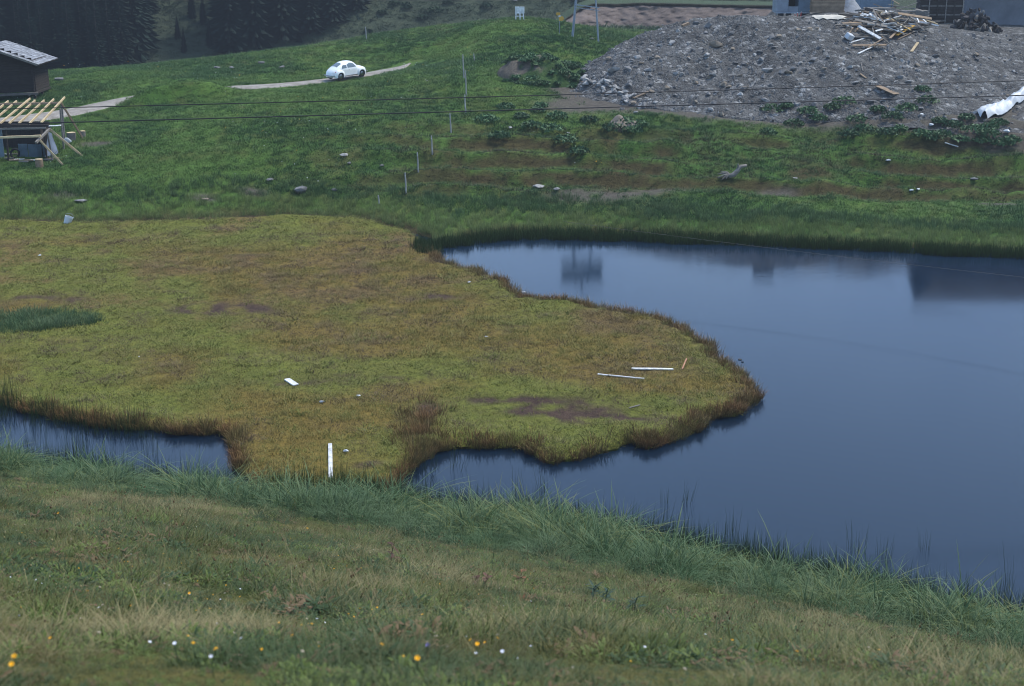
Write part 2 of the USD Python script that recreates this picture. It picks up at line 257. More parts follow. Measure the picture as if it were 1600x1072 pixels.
bl = np.array(shapely.segmentize(bog.exterior, 0.3).coords)[:-1]; nd = (n2(bl[:, 0], bl[:, 1], 0.9, 61) - 0.5) * 1.3; nd2 = (n2(bl[:, 0], bl[:, 1], 0.9, 62) - 0.5) * 1.3
bl = bl + np.stack([nd, nd2], 1); bog = shapely.Polygon(bl).buffer(0)
if bog.geom_type != 'Polygon': bog = max(bog.geoms, key=lambda g: g.area)
bl = np.array(shapely.segmentize(bog.exterior, 0.3).coords)[:-1]; shapely.prepare(bog)
qx, qy = np.meshgrid(np.arange(bl[:, 0].min(), bl[:, 0].max(), 0.4), np.arange(bl[:, 1].min(), bl[:, 1].max(), 0.4)); qx = qx + rng.uniform(-.1, .1, qx.shape); qy = qy + rng.uniform(-.1, .1, qx.shape)
inn = shapely.contains_xy(bog.buffer(-0.22), qx, qy); P = np.vstack([bl, np.stack([qx[inn], qy[inn]], 1)]); tri = Delaunay(P).simplices
cen = P[tri].mean(1); tri = tri[shapely.contains_xy(bog, cen[:, 0], cen[:, 1])]
def bogz(x, y):
    d = shapely.distance(bog.exterior, shapely.points(x, y))
    return 0.10 + 0.16 * sstep(d, 0, 0.5) + 0.10 * sstep(d, 0.1, 0.5) * (1 - sstep(d, 0.6, 2.2)) + 0.10 * (n2(x, y, 0.35, 63) - 0.5) + 0.10 * (n2(x, y, 1.3, 64) - 0.5)
bz = bogz(P[:, 0], P[:, 1]); nb = len(bl); sk = np.column_stack([bl + 0.0, np.full(nb, -0.5)]); k = np.arange(nb); k1 = (k + 1) % nb; s0 = len(P)
bv = np.vstack([np.column_stack([P, bz]), sk]); skf = np.vstack([np.stack([k, s0 + k, s0 + k1], 1), np.stack([k, s0 + k1, k1], 1)])
bn1, bn2, bn3, bn4 = n2(P[:, 0], P[:, 1], 0.10, 65), n2(P[:, 0], P[:, 1], 0.45, 66), n2(P[:, 0], P[:, 1], 1.4, 67), n2(P[:, 0], P[:, 1], 0.8, 68)
PEAT = [(855, 640, 2.6, 1.0, 1), (800, 628, 2.0, .45, .9), (930, 655, 2.2, .5, .8), (350, 485, 2.6, 1.1, .8), (690, 465, 1.8, .8, .5), (560, 728, .8, .35, .9), (470, 600, 2.5, .5, .4), (590, 590, 2.2, .3, .5), (60, 470, 3.0, .9, .5), (380, 400, 3.5, .8, .3), (890, 650, .8, .4, 1), (660, 640, .8, 1.2, .5)]
def peat(x, y):
    w = np.zeros(np.shape(x))
    for u, v, rx, ry, s in PEAT:
        p = atz(u, v, 0.2); w = np.maximum(w, s * np.exp(-(((x - p[0]) / rx) ** 2 + ((y - p[1]) / ry) ** 2)))
    return w
bc = lerp((0.105, 0.082, 0.020), (0.080, 0.095, 0.018), sstep(bn1 + 0.25 * (bn2 - .5), 0.40, 0.58)); bc = lerp(bc, (0.098, 0.066, 0.028), sstep(bn2, 0.50, 0.72) * sstep(P[:, 1], 55, 72) * 0.8)
bc = lerp(bc, (0.038, 0.026, 0.020), np.clip(peat(P[:, 0], P[:, 1]) * 2.6 * sstep(bn3, 0.35, 0.6), 0, 1)); bc = bc * (0.75 + 0.5 * bn4)[:, None]
bogp = obj('peat_bog', (bv, np.vstack([tri, skf])), ground_mat, smooth=True, kind='structure')
primcol(bogp, 'tone', np.vstack([bc * [1.65, 1.52, 1.5], np.tile((0.030, 0.022, 0.015), (nb, 1))]))
# ------------------------------------------------------------------ spoil heap, cut bank, mound, haze
hc = np.array([(862, 142, 118.0, 874, 124, 120.0), (880, 140, 116.5, 890, 112, 120.5), (900, 154, 113.5, 934, 92, 121.5), (985, 166, 111.5, 988, 58, 123), (1060, 180, 109.5, 1050, 37, 124), (1130, 189, 108.6, 1110, 25, 125), (1200, 193, 108.3, 1180, 23, 123), (1300, 189, 107.4, 1290, 28, 122.5), (1400, 183, 106.4, 1390, 36, 122.5), (1500, 194, 105.5, 1490, 50, 123), (1600, 222, 102.8, 1600, 54, 125), (1760, 232, 101.5, 1750, 54, 125), (2000, 240, 101, 1950, 54, 125)])
bot, top = at(hc[:, 0], hc[:, 1], hc[:, 2]), at(hc[:, 3], hc[:, 4], hc[:, 5])
tt = np.linspace(0, len(hc) - 1, 380); cb, ct = (np.stack([np.interp(tt, np.arange(len(hc)), q[:, k]) for k in range(3)], 1) for q in (bot, top))
from scipy.ndimage import gaussian_filter1d
cb, ct = gaussian_filter1d(cb, 8, axis=0, mode='nearest'), gaussian_filter1d(ct, 8, axis=0, mode='nearest')
ss = np.linspace(-0.06, 1.0, 120)
HP = cb[None] * (1 - ss[:, None, None]) + ct[None] * ss[:, None, None]
HX, HY = HP[..., 0], HP[..., 1]; prof = np.clip(ss, 0, 1)[:, None] * np.ones_like(HX)
gul = n2(HX + 0.35 * HY, HY * 0.25, 0.45, 71) - 0.5                                                # runnels down the face
HZ = HP[..., 2] + 0.15 * np.sin(np.pi * prof) * 0.6 + (n2(HX, HY, 0.22, 72) - 0.5) * 1.7 * np.sin(np.pi * np.clip(prof, 0.08, 1)) + gul * 1.3 * np.sin(np.pi * prof) + (n2(HX, HY, 0.9, 73) - 0.5) * 0.38 + (n2(HX, HY, 2.6, 74) - 0.5) * 0.20 - 0.22 * (ss[:, None] < 0.02)
back = []                                                                                             # the level top behind the brow, then its far side
for q, (dy, dz) in enumerate([(1.0, 0.10), (3, 0.15), (7, 0.1), (12, 0.1), (18, 0.05), (26, 0.0), (29, -2.5), (33, -7.0)]):
    flank = 1 - sstep(tt, 5.6, 7.4); back.append(np.stack([HX[-1], HY[-1] + dy, HZ[-1] * (0.35 ** (q + 1)) + ct[:, 2] * (1 - 0.35 ** (q + 1)) + dz - flank * 0.42 * dy + (n2(HX[-1], HY[-1] + dy, 0.8, 75) - 0.5) * 0.25], 1))
back = np.array(back)
HA = np.concatenate([np.stack([HX, HY, HZ], -1), back], 0)
heapz = None
gravel_mat = usdkit.material(stage, '/World/Looks/spoil_gravel', {
    'g': ('geometry', {}), 'n': ('noise_texture', {'scale': 0.5, 'detail': 6, 'roughness': 0.7}), 'v': ('voronoi_texture', {'scale': 3.6, 'randomness': 1.0}), 'v2': ('voronoi_texture', {'scale': 9.0}),
    'r': ('rgb_ramp', {'ramp': [(0.30, (0.044, 0.042, 0.039)), (0.52, (0.080, 0.079, 0.075)), (0.72, (0.125, 0.124, 0.120))]}),
    'sep': ('separate_color', {}), 'rr': ('rgb_ramp', {'ramp': [(0.0, (0.55, 0.55, 0.56)), (0.7, (1.0, 1.0, 1.0)), (0.85, (1.25, 1.25, 1.25)), (1.0, (3.0, 3.0, 3.0))]}), 'm': ('mix', {'mix_type': 'multiply', 'fac': 0.8}),
    'ad': ('math', {'math_type': 'add'}), 'b': ('bump', {'invert': True, 'distance': 0.10}), 'p': ('principled_bsdf', {'roughness': 0.95, 'specular_ior_level': 0.2})},
    [('g.position', 'n.vector'), ('g.position', 'v.vector'), ('g.position', 'v2.vector'), ('n.fac', 'r.fac'), ('v.color', 'sep.color'), ('sep.r', 'rr.fac'), ('r.color', 'm.color1'), ('rr.color', 'm.color2'), ('m.color', 'p.base_color'), ('v.distance', 'ad.value1'), ('v2.distance', 'ad.value2'), ('ad.value', 'b.height'), ('b.normal', 'p.normal')], surface='p.BSDF')
tag(obj('gravel_heap', gridmesh(HA[..., 0], HA[..., 1], HA[..., 2]), gravel_mat, smooth=True), 'long grey heap of gravel and rubble dumped along the far bank', 'gravel heap')
from scipy.spatial import cKDTree
hk = cKDTree(HA[..., :2].reshape(-1, 2)); hflat = HA[..., 2].reshape(-1)
def heap_z(x, y):
    d, i = hk.query(np.stack([x, y], -1), k=3); return (hflat[i] / (d + 1e-3)).sum(-1) / (1 / (d + 1e-3)).sum(-1)
def heap_hit(u, v):
    d = np.arange(98, 150, 0.1); p = at(np.full_like(d, u), np.full_like(d, v), d); g = p[:, 2] - np.maximum(heap_z(p[:, 0], p[:, 1]), zl(p[:, 0], p[:, 1])); k = np.argmax(g <= 0) if (g <= 0).any() else len(g) - 1
    return p[k]

# cut earth bank behind the crest
ec = np.array([(830, 33, 158, 832, 30, 160), (870, 34, 160, 872, 24, 163), (905, 36, 162, 905, 15, 166), (925, 42, 163, 928, 8, 167), (960, 46, 164, 965, 9, 168), (1000, 50, 164, 1000, 7, 168), (1050, 50, 164, 1050, 8, 168), (1110, 45, 164, 1120, 10, 168), (1180, 40, 164, 1190, 11, 168), (1260, 38, 164, 1260, 12, 168), (1400, 38, 164, 1400, 12, 168)])
eb, et = at(ec[:, 0], ec[:, 1] + 6, ec[:, 2]), at(ec[:, 3], ec[:, 4], ec[:, 5]); t2 = np.linspace(0, len(ec) - 1, 150)
eb, et = (np.stack([np.interp(t2, np.arange(len(ec)), q[:, k]) for k in range(3)], 1) for q in (eb, et)); s2 = np.linspace(0, 1, 40)[:, None, None]
EP = eb[None] * (1 - s2) + et[None] * s2; EP[..., 2] += (n2(EP[..., 0], EP[..., 2] * 2, 0.6, 81) - 0.5) * 0.7 * np.sin(np.pi * s2[..., 0]); EP[..., 1] += (n2(EP[..., 0], EP[..., 2] * 2, 1.2, 82) - 0.5) * 1.2
sink = 2.2 * (1 - sstep(t2, 0.2, 2.4)); EP[..., 2] -= sink * s2[..., 0] * 0.8; lip = EP[-1:].copy(); lip[..., 1] += 0.9; lip[..., 2] += 0.22; lip2 = lip.copy(); lip2[..., 1] += 9; lip2[..., 2] -= 0.2; lip3 = lip2.copy(); lip3[..., 1] += 10; lip3[..., 2] -= 7
earth_mat = plain('cut_earth', (0.10, 0.078, 0.066), 0.95, 0.45, 0.9, bump=0.12, tint=(0.06, 0.046, 0.04), detail=6)
obj('earth_bank', gridmesh(*[np.concatenate([EP, EP[-1:] + [0, 0.15, 0.02]], 0)[..., k] for k in range(3)]), earth_mat, smooth=True, kind='structure')
UPT = np.concatenate([EP[-1:] + [0, -0.28, 0.0], EP[-1:] + [0, -0.22, 0.16], lip, lip2, lip3], 0)
turf_p = obj('turf_lip', gridmesh(*[UPT[..., k] for k in range(3)]), ground_mat, smooth=False, kind='structure')
tc = np.tile((0.050, 0.075, 0.045), (UPT.shape[0] * UPT.shape[1], 1)); tc[:UPT.shape[1] * 2] = (0.028, 0.026, 0.018); primcol(turf_p, 'tone', tc)

# old grown-over soil mound left of the heap
mc = hit(852, 128); gm = np.linspace(-4.6, 4.6, 70); MX, MY = np.meshgrid(mc[0] + gm, mc[1] + 1.5 + gm)
rr = np.hypot((MX - mc[0]) / 4.3, (MY - mc[1] - 1.5) / 3.6); MZ = zl(MX, MY) - 0.5 + 0.6 * (1 - sstep(rr, .85, 1.05)) + 1.7 * np.clip(1 - rr ** 2, 0, 1) ** 1.2 * (0.55 + 0.9 * n2(MX, MY, 0.5, 84)) + (n2(MX, MY, 1.3, 85) - 0.5) * 0.9 * (1 - sstep(rr, 0.8, 1))
mp = obj('soil_mound', gridmesh(MX, MY, MZ), ground_mat, smooth=True)
tag(mp, 'small tan soil mound half covered with weeds, left of the gravel heap', 'soil mound')
mg = sstep(n2(MX, MY, 1.5, 87) * .5 + .5 * n2(MX, MY, 0.7, 86) + 0.18 * (MX - mc[0]) / 4, 0.40, 0.50); primcol(mp, 'tone', lerp((0.115, 0.100, 0.085), (0.045, 0.085, 0.028), mg).reshape(-1, 3))
mland = RegularGridInterpolator((MY[:, 0], MX[0]), MZ, bounds_error=False, fill_value=-9)
def top_z(x, y):
    x, y = np.asarray(x, float), np.asarray(y, float); return np.maximum(zl(x, y), mland(np.stack([y, x], -1)))

# the air: thin grey-blue mist between the pond and the mountain
hb = trimesh.creation.box([2200, 2300, 280]); hb.apply_translation([0, 1000, 120])
haze_mat = usdkit.material(stage, '/World/Looks/mist', {'v': ('principled_volume', {'color': (0.80, 0.88, 0.97), 'density': 0.00022, 'anisotropy': 0.2})}, [], volume='v.volume')
obj('haze', hb, haze_mat, smooth=False, kind='stuff')
# ------------------------------------------------------------------ spruce forest
def spruce(h, seed, base_r):
    g = np.random.default_rng(seed); V, F = [], []; n = 0; z = 0.07 * h; ph = 0
    while z < h * 0.985:
        f = (z - 0.07 * h) / (h * 0.93); L0 = base_r * (1 - f) ** 0.85 + 0.12; nb = 9 if f < 0.75 else 6
        for k in range(nb):
            a = ph + 2 * math.pi * k / nb + g.normal(0, 0.22); L = L0 * g.uniform(0.6, 1.15); dr = (0.42 - 0.5 * f) * L + g.normal(0, 0.05); w = L * g.uniform(0.17, 0.27)
            d, s = np.array([math.cos(a), math.sin(a), 0]), np.array([-math.sin(a), math.cos(a), 0]); o = np.array([0, 0, z + g.normal(0, 0.1)])
            q = [o + d * 0.05, o + d * L * 0.45 + s * w - [0, 0, dr * 0.45 + 0.15 * w], o + d * L * 0.50 + [0, 0, -dr * 0.32], o + d * L * 0.45 - s * w - [0, 0, dr * 0.45 + 0.15 * w], o + d * L * 0.82 + s * w * 0.55 - [0, 0, dr * 0.85 + 0.1 * w], o + d * L - [0, 0, dr], o + d * L * 0.82 - s * w * 0.55 - [0, 0, dr * 0.85 + 0.1 * w], o + d * L * 0.5 - [0, 0, dr * 0.5 + 0.22 * L + 0.15]]
            V += q; F += [[n, n + 1, n + 2], [n, n + 2, n + 3], [n + 2, n + 4, n + 5], [n + 2, n + 5, n + 6], [n, n + 7, n + 2], [n + 2, n + 7, n + 5]]; n += 8
        ph += 0.9; z += (0.058 - 0.022 * f) * h * g.uniform(0.36, 0.5)
    V += [np.array([0.1, 0, h * 0.93]), np.array([-0.05, 0.09, h * 0.93]), np.array([-0.05, -0.09, h * 0.93]), np.array([0, 0, h])]; F += [[n, n + 1, n + 3], [n + 1, n + 2, n + 3], [n + 2, n, n + 3]]
    return np.array(V), np.array(F)
needle = plain('spruce_needles', (0.010, 0.019, 0.014), 0.9, 0.5, 0.5, spec=0.1, random=0.3)
bark = plain('spruce_bark', (0.05, 0.04, 0.035), 0.95, 0.4, 3.0, spec=0.1)
def in_forest(u, v):
    edge = np.interp(v, [-260, -10, 25, 50, 70, 90, 110, 130], [640, 585, 545, 505, 430, 330, 260, 200])
    lane = (u > np.interp(v, [-60, 0, 60, 110], [238, 234, 230, 215])) & (u < np.interp(v, [-60, 0, 60, 110], [372, 364, 356, 346]))
    return (u < edge) & ~(lane & (v > -30))
fg = np.random.default_rng(33); spots = []
cand = [(fg.uniform(-112, 8), y) for y in np.linspace(192, 262, 5200)]
for x, y in cand:
    p = np.array([x, y, float(zl(x, y))]); u, v = pix(p)
    if -90 < u < 640 and in_forest(u, v) and all((x - a) ** 2 + (y - b) ** 2 > (3.1 if y < 222 else 4.2) ** 2 for a, b, _ in spots): spots.append((x, y, p[2]))
spots = spots[:270]
kinds = [(23, 1, 3.0), (20, 2, 2.8), (17, 3, 2.6), (25, 4, 3.2), (12, 5, 2.1)]; proto = {}
def plant_tree(name, x, y, z, kind, sc, rz, label, cat, group):
    h, seed, r = kinds[kind]
    t = UsdGeom.Xform.Define(stage, pth(None, name)); 
    t.AddTranslateOp().Set(Gf.Vec3d(float(x), float(y), float(z) - 0.2)); t.AddRotateZOp().Set(float(rz)); t.AddScaleOp().Set(Gf.Vec3f(float(sc)))
    if kind not in proto:
        proto[kind] = t.GetPath(); obj('trunk', pole((0, 0, -0.6), (0, 0, h * 0.95), 0.22, 0.03, 7), bark, t); obj('crown', spruce(h, seed, r), needle, t, smooth=False)
    else:
        t.GetPrim().GetReferences().AddInternalReference(proto[kind]); t.GetPrim().SetInstanceable(True)
    tag(t, label, cat, group)
for i, (x, y, z) in enumerate(spots):
    plant_tree('spruce_tree', x, y, z, int(fg.choice([0, 1, 2, 3])), fg.uniform(0.78, 1.12), fg.uniform(0, 360), 'tall dark spruce in the dense forest on the far slope behind the meadow', 'spruce', 'spruces of the far forest')
LONE = [(300, 28, 'small spruce alone high in the pale clearing between the forest halves', .42), (318, 38, 'young bushy spruce right of centre in the forest clearing', .38), (278, 60, 'low spruce low on the left side of the forest clearing', .30), (328, 72, 'young spruce at the right foot of the forest clearing', .36), (288, 82, 'small spruce at the bottom of the clearing, above the meadow crest', .30), (468, 66, 'small pale green tree in front of the right forest edge', .30)]
for u, v, lab, sc in LONE:
    d = np.arange(160, 300, 0.2); p = at(np.full_like(d, u), np.full_like(d, v), d); k = np.argmax(p[:, 2] < zl(p[:, 0], p[:, 1])); q = p[k] if k else p[-1]
    plant_tree('young_spruce', q[0], q[1], q[2], 4, sc, fg.uniform(0, 360), lab, 'spruce', None)
SHR = [(615, 8), (635, 12), (597, 22), (680, 20), (700, 6), (760, 12), (575, 52), (900, 2), (660, 30)]
bush_leaf = plain('shrub_leaves', (0.030, 0.050, 0.026), 0.9, 0.5, 2.0, spec=0.1)
def leaf_ball(r, n, seed, size, flat=0.7):
    g = np.random.default_rng(seed); c = g.normal(size=(n, 3)); c /= np.linalg.norm(c, axis=1, keepdims=True); c *= r * g.uniform(0.35, 1.0, (n, 1)) ** 0.6; c[:, 2] = np.abs(c[:, 2]) * flat + 0.05
    a, b = g.normal(size=(n, 3)), g.normal(size=(n, 3)); a /= np.linalg.norm(a, axis=1, keepdims=True); b = np.cross(a, b); b /= np.linalg.norm(b, axis=1, keepdims=True); s = size * g.uniform(0.6, 1.4, (n, 1))
    v = np.stack([c - a * s, c + b * s * 0.55, c + a * s, c - b * s * 0.55], 1).reshape(-1, 3); i = np.arange(n)[:, None] * 4
    return v, np.concatenate([i + [0, 1, 2], i + [0, 2, 3]], 0)
for k, (u, v) in enumerate(SHR):
    d = np.arange(140, 300, 0.2); p = at(np.full_like(d, u), np.full_like(d, v), d); j = np.argmax(p[:, 2] < zl(p[:, 0], p[:, 1])); q = p[j] if j else p[-1]
    s = obj('shrub', leaf_ball(fg.uniform(.8, 1.5), 160, 300 + k, 0.22), bush_leaf, smooth=False); UsdGeom.Xformable(s).AddTranslateOp().Set(Gf.Vec3d(*q)); tag(s, 'low dark shrub scattered on the grey-green far hillside', 'shrub', 'shrubs on the far hillside')
# ------------------------------------------------------------------ grass, sedge, reeds
def blades(n, h, spread, lean, width, seed, segs=2, droop=0.3, hvar=0.35, outward=True, wind=(0.0, 0.0)):
    g = np.random.default_rng(seed); V, F, T = [], [], []; m = 0
    for _ in range(n):
        a, r = g.uniform(0, 2 * math.pi), spread * math.sqrt(g.uniform()); o = np.array([r * math.cos(a), r * math.sin(a), -0.03]); b = a if outward else g.uniform(0, 2 * math.pi); b += g.normal(0, 0.7)
        d = np.array([math.cos(b), math.sin(b), 0]); hh = h * (1 + hvar * g.uniform(-1, 1)); le = lean * g.uniform(0.3, 1.4); w = width * g.uniform(0.7, 1.3); c = g.uniform(0, 2 * math.pi); s = np.array([math.cos(c), math.sin(c), 0])
        dr = droop * g.uniform(0.2, 1.3)
        for k in range(segs + 1):
            t = k / segs; p = o + np.array([0, 0, hh * (t - dr * t * t * 0.75)]) + (d * le + np.array([wind[0], wind[1], 0])) * hh * (0.45 * t + 0.9 * dr * t * t + 0.25 * t * t)
            if k < segs: V += [p - s * w * (1 - 0.6 * t) / 2, p + s * w * (1 - 0.6 * t) / 2]; T += [t, t]
            else: V.append(p); T.append(1.0)
        for k in range(segs - 1): q = m + 2 * k; F += [[q, q + 1, q + 3], [q, q + 3, q + 2]]
        q = m + 2 * (segs - 1); F.append([q, q + 1, q + 2]); m += 2 * segs + 1
    return np.array(V), np.array(F), np.array(T)
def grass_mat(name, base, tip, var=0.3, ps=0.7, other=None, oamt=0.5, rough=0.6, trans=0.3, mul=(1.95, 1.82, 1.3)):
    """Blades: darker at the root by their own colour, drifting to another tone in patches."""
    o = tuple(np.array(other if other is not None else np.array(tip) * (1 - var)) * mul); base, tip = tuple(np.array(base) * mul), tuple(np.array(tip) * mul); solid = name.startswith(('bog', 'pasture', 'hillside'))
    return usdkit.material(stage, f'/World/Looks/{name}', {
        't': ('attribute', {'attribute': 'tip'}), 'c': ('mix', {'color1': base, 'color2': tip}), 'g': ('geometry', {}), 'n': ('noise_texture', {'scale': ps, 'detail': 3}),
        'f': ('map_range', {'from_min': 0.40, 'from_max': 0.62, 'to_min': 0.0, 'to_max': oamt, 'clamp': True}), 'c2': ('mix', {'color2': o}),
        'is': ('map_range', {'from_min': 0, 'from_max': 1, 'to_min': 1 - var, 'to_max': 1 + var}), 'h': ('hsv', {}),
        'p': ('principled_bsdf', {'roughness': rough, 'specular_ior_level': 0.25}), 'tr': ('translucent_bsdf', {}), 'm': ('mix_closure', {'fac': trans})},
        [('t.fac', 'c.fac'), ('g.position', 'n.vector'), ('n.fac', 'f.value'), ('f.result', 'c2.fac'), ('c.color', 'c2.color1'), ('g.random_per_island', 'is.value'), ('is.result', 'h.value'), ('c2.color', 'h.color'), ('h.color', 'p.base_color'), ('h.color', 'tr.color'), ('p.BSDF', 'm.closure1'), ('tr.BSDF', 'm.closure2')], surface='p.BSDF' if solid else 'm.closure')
def scatter(name, kinds, pos, which, scale, label=None, cat=None, tilt=0.08, seed=0, yaw=None, normals=False):
    """kinds: [(blade mesh, material, prototype name)]; one stuff object that repeats them at the given points."""
    pi = UsdGeom.PointInstancer.Define(stage, pth(None, name)); g = np.random.default_rng(seed + 900); n = len(pos); rel = pi.CreatePrototypesRel()
    for (v, f, t), mat, pn in kinds:
        p = obj(pn, (v, f), mat, pi.GetPrim(), smooth=False); primvar(p, 'tip', t); rel.AddTarget(p.GetPath())
    yaw = g.uniform(0, 2 * np.pi, n) if yaw is None else yaw; tx, ty = g.normal(0, tilt, n), g.normal(0, tilt, n)
    cy, sy = np.cos(yaw / 2), np.sin(yaw / 2)
    qw, qx, qy, qz = cy, tx / 2 * cy - ty / 2 * sy * -1, ty / 2 * cy - tx / 2 * sy * -1, sy
    q = np.stack([qw, qx, qy, qz], 1); q /= np.linalg.norm(q, axis=1, keepdims=True)
    pi.CreatePositionsAttr(Vt.Vec3fArray.FromNumpy(np.asarray(pos, np.float32)))
    pi.CreateOrientationsAttr(Vt.QuathArray([Gf.Quath(float(a), float(b), float(c), float(d)) for a, b, c, d in q]))
    s = np.asarray(scale, np.float32); s = np.stack([s, s, s], 1) if s.ndim == 1 else s
    pi.CreateScalesAttr(Vt.Vec3fArray.FromNumpy(s.astype(np.float32))); pi.CreateProtoIndicesAttr(Vt.IntArray.FromNumpy(np.asarray(which, np.int32)))
    tag(pi, label, cat, None, 'stuff'); return pi
vg = np.random.default_rng(5)
def cand_points(n, y0, y1, margin=1.5, power=1.0):
    """points spread over the wedge of ground in view, thicker close by for power > 1"""
    t = vg.uniform(size=n); y = (y0 ** (2 / power) + t * (y1 ** (2 / power) - y0 ** (2 / power))) ** (power / 2); x = vg.uniform(-1, 1, n) * (0.405 * y * 1.05 + margin); return x, y
def inbasin(x, y): return shapely.contains_xy(basin, x, y)
def dist(line, x, y): return shapely.distance(line, shapely.points(x, y))

# --- meadow on the near slope
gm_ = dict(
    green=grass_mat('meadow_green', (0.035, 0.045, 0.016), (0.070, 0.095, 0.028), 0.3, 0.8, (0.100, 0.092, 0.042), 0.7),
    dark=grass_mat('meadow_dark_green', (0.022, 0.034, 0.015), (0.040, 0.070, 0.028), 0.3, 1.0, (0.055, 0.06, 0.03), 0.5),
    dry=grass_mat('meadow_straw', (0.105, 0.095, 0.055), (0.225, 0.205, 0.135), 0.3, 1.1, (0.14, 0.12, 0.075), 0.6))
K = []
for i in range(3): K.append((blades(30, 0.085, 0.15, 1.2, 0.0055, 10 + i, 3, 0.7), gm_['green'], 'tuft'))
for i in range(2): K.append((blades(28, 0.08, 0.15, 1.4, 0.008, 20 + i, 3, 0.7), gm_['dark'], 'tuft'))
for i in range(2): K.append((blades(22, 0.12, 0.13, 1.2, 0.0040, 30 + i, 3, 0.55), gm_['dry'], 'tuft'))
K.append((blades(5, 0.24, 0.10, 0.5, 0.0040, 40, 4, 0.3), gm_['dry'], 'stalk'))
def leafy(n, L, w, seed, lift=0.5):
    g = np.random.default_rng(seed); V, F, T = [], [], []; m = 0
    for _ in range(n):
        a = g.uniform(0, 6.28); d, s_ = np.array([math.cos(a), math.sin(a), 0]), np.array([-math.sin(a), math.cos(a), 0]); l, ww, e = L * g.uniform(.6, 1.3), w * g.uniform(.7, 1.3), lift * g.uniform(.3, 1.6); o = np.array([*g.normal(0, L * .45, 2), g.uniform(0, L * .8)])
        for t, k in ((0, .15), (.4, 1), (.75, .75)): c = o + d * l * t + [0, 0, l * (e * t - .35 * t * t)]; V += [c - s_ * ww * k / 2, c + s_ * ww * k / 2]; T += [.3 + t * .7] * 2
        V.append(o + d * l + [0, 0, l * (e - .35)]); T.append(1.0); F += [[m, m + 1, m + 3], [m, m + 3, m + 2], [m + 2, m + 3, m + 5], [m + 2, m + 5, m + 4], [m + 4, m + 5, m + 6]]; m += 7
    return np.array(V), np.array(F), np.array(T)
def seedy(n, h, seed):
    v, f, t = blades(n, h, 0.16, 0.5, 0.003, seed, 3, 0.3); tips = v[6::7]; g = np.random.default_rng(seed); V, F, T = [v], [f], [t]; m = len(v)
    for p in tips:
        r = g.uniform(.004, .0075); k = rock(r, seed, 1, 1.6, .3); V.append(np.array(k.vertices) + p); F.append(np.array(k.faces) + m); T.append(np.ones(len(k.vertices))); m += len(k.vertices)
    return np.vstack(V), np.vstack(F), np.concatenate(T)
herb_l, herb_d, brown = grass_mat('herb_light', (0.05, 0.075, 0.02), (0.085, 0.125, 0.035), 0.3, 0.9), grass_mat('herb_dark', (0.02, 0.035, 0.016), (0.035, 0.065, 0.03), 0.3, 0.9), grass_mat('withered_brown', (0.06, 0.04, 0.028), (0.13, 0.09, 0.06), 0.35, 1.0)
K += [(leafy(26, 0.05, 0.013, 200, .7), herb_l, 'herb'), (leafy(26, 0.055, 0.016, 201, .6), herb_d, 'herb'), (leafy(20, 0.07, 0.016, 202, .5), brown, 'withered_herb'), (seedy(9, 0.24, 203), brown, 'seed_stalks'), (seedy(7, 0.28, 204), gm_['dry'], 'seed_stalks')]
x, y = cand_points(150000, 3.2, 47, 1.2, 1.9); d_n = dist(near_line, x, y); ok = ~inbasin(x, y) & (d_n > 5.2 + 1.8 * sstep(x, -10, 4) + 2.2 * (n2(x, y, .25, 91) - .5) + np.clip((x + 12) * -0.06, -1.2, 2.5)); x, y, d_n = x[ok], y[ok], d_n[ok]
clump = n2(x, y, 1.3, 92); keepm = vg.uniform(size=len(x)) < 0.35 + 0.9 * sstep(clump, 0.3, 0.6); x, y, d_n = x[keepm], y[keepm], d_n[keepm]
dryv = n2(x, y, 0.35, 93) * 0.45 + n2(x, y, 1.1, 94) * 0.75 + 0.06 * sstep(x / (y + .1), 0.0, 0.35) - 0.05 * sstep(d_n, 6, 10); u_ = vg.uniform(size=len(x))
which = np.where(dryv > 0.61 + 0.17 * u_, vg.integers(5, 7, len(x)), np.where(n2(x, y, 0.8, 95) > 0.44 + 0.12 * u_, vg.integers(3, 5, len(x)), vg.integers(0, 3, len(x)))); uu = vg.uniform(size=len(x)); hl, hd = n2(x, y, 0.9, 112), n2(x, y, 0.6, 113)
which = np.where(uu < 0.03, 7, which); which = np.where((uu > 0.03) & (uu < 0.03 + 0.32 * sstep(hl, .45, .62)), 8, which); which = np.where((uu > .5) & (uu < 0.5 + 0.28 * sstep(hd, .42, .62)), 9, which); which = np.where((uu > .90) & (uu < .93), 10, which); which = np.where((uu > .945) & (uu < .952), 11, which); which = np.where(uu > .985, 12, which)
sc = (0.75 + 0.6 * vg.uniform(size=len(x))) * (0.75 + 0.6 * sstep(n2(x, y, 0.7, 96), 0.35, 0.65)) * (1 + 0.25 * sstep(y, 10, 30))
sc = sc * np.where(which == 7, .9, 1) * (0.68 + .32 * sstep(y, 6, 11)) * np.where(which > 10, .6 + .4 * sstep(y, 8, 13), 1) * (0.35 + 1.05 * sstep(n2(x, y, 1.5, 114), .32, .68)); scatter('meadow_grass', K, np.stack([x, y, zl(x, y)], 1), which, sc, 'uncut meadow grass, green and straw coloured, on the near slope', 'grass', 0.15, 1)

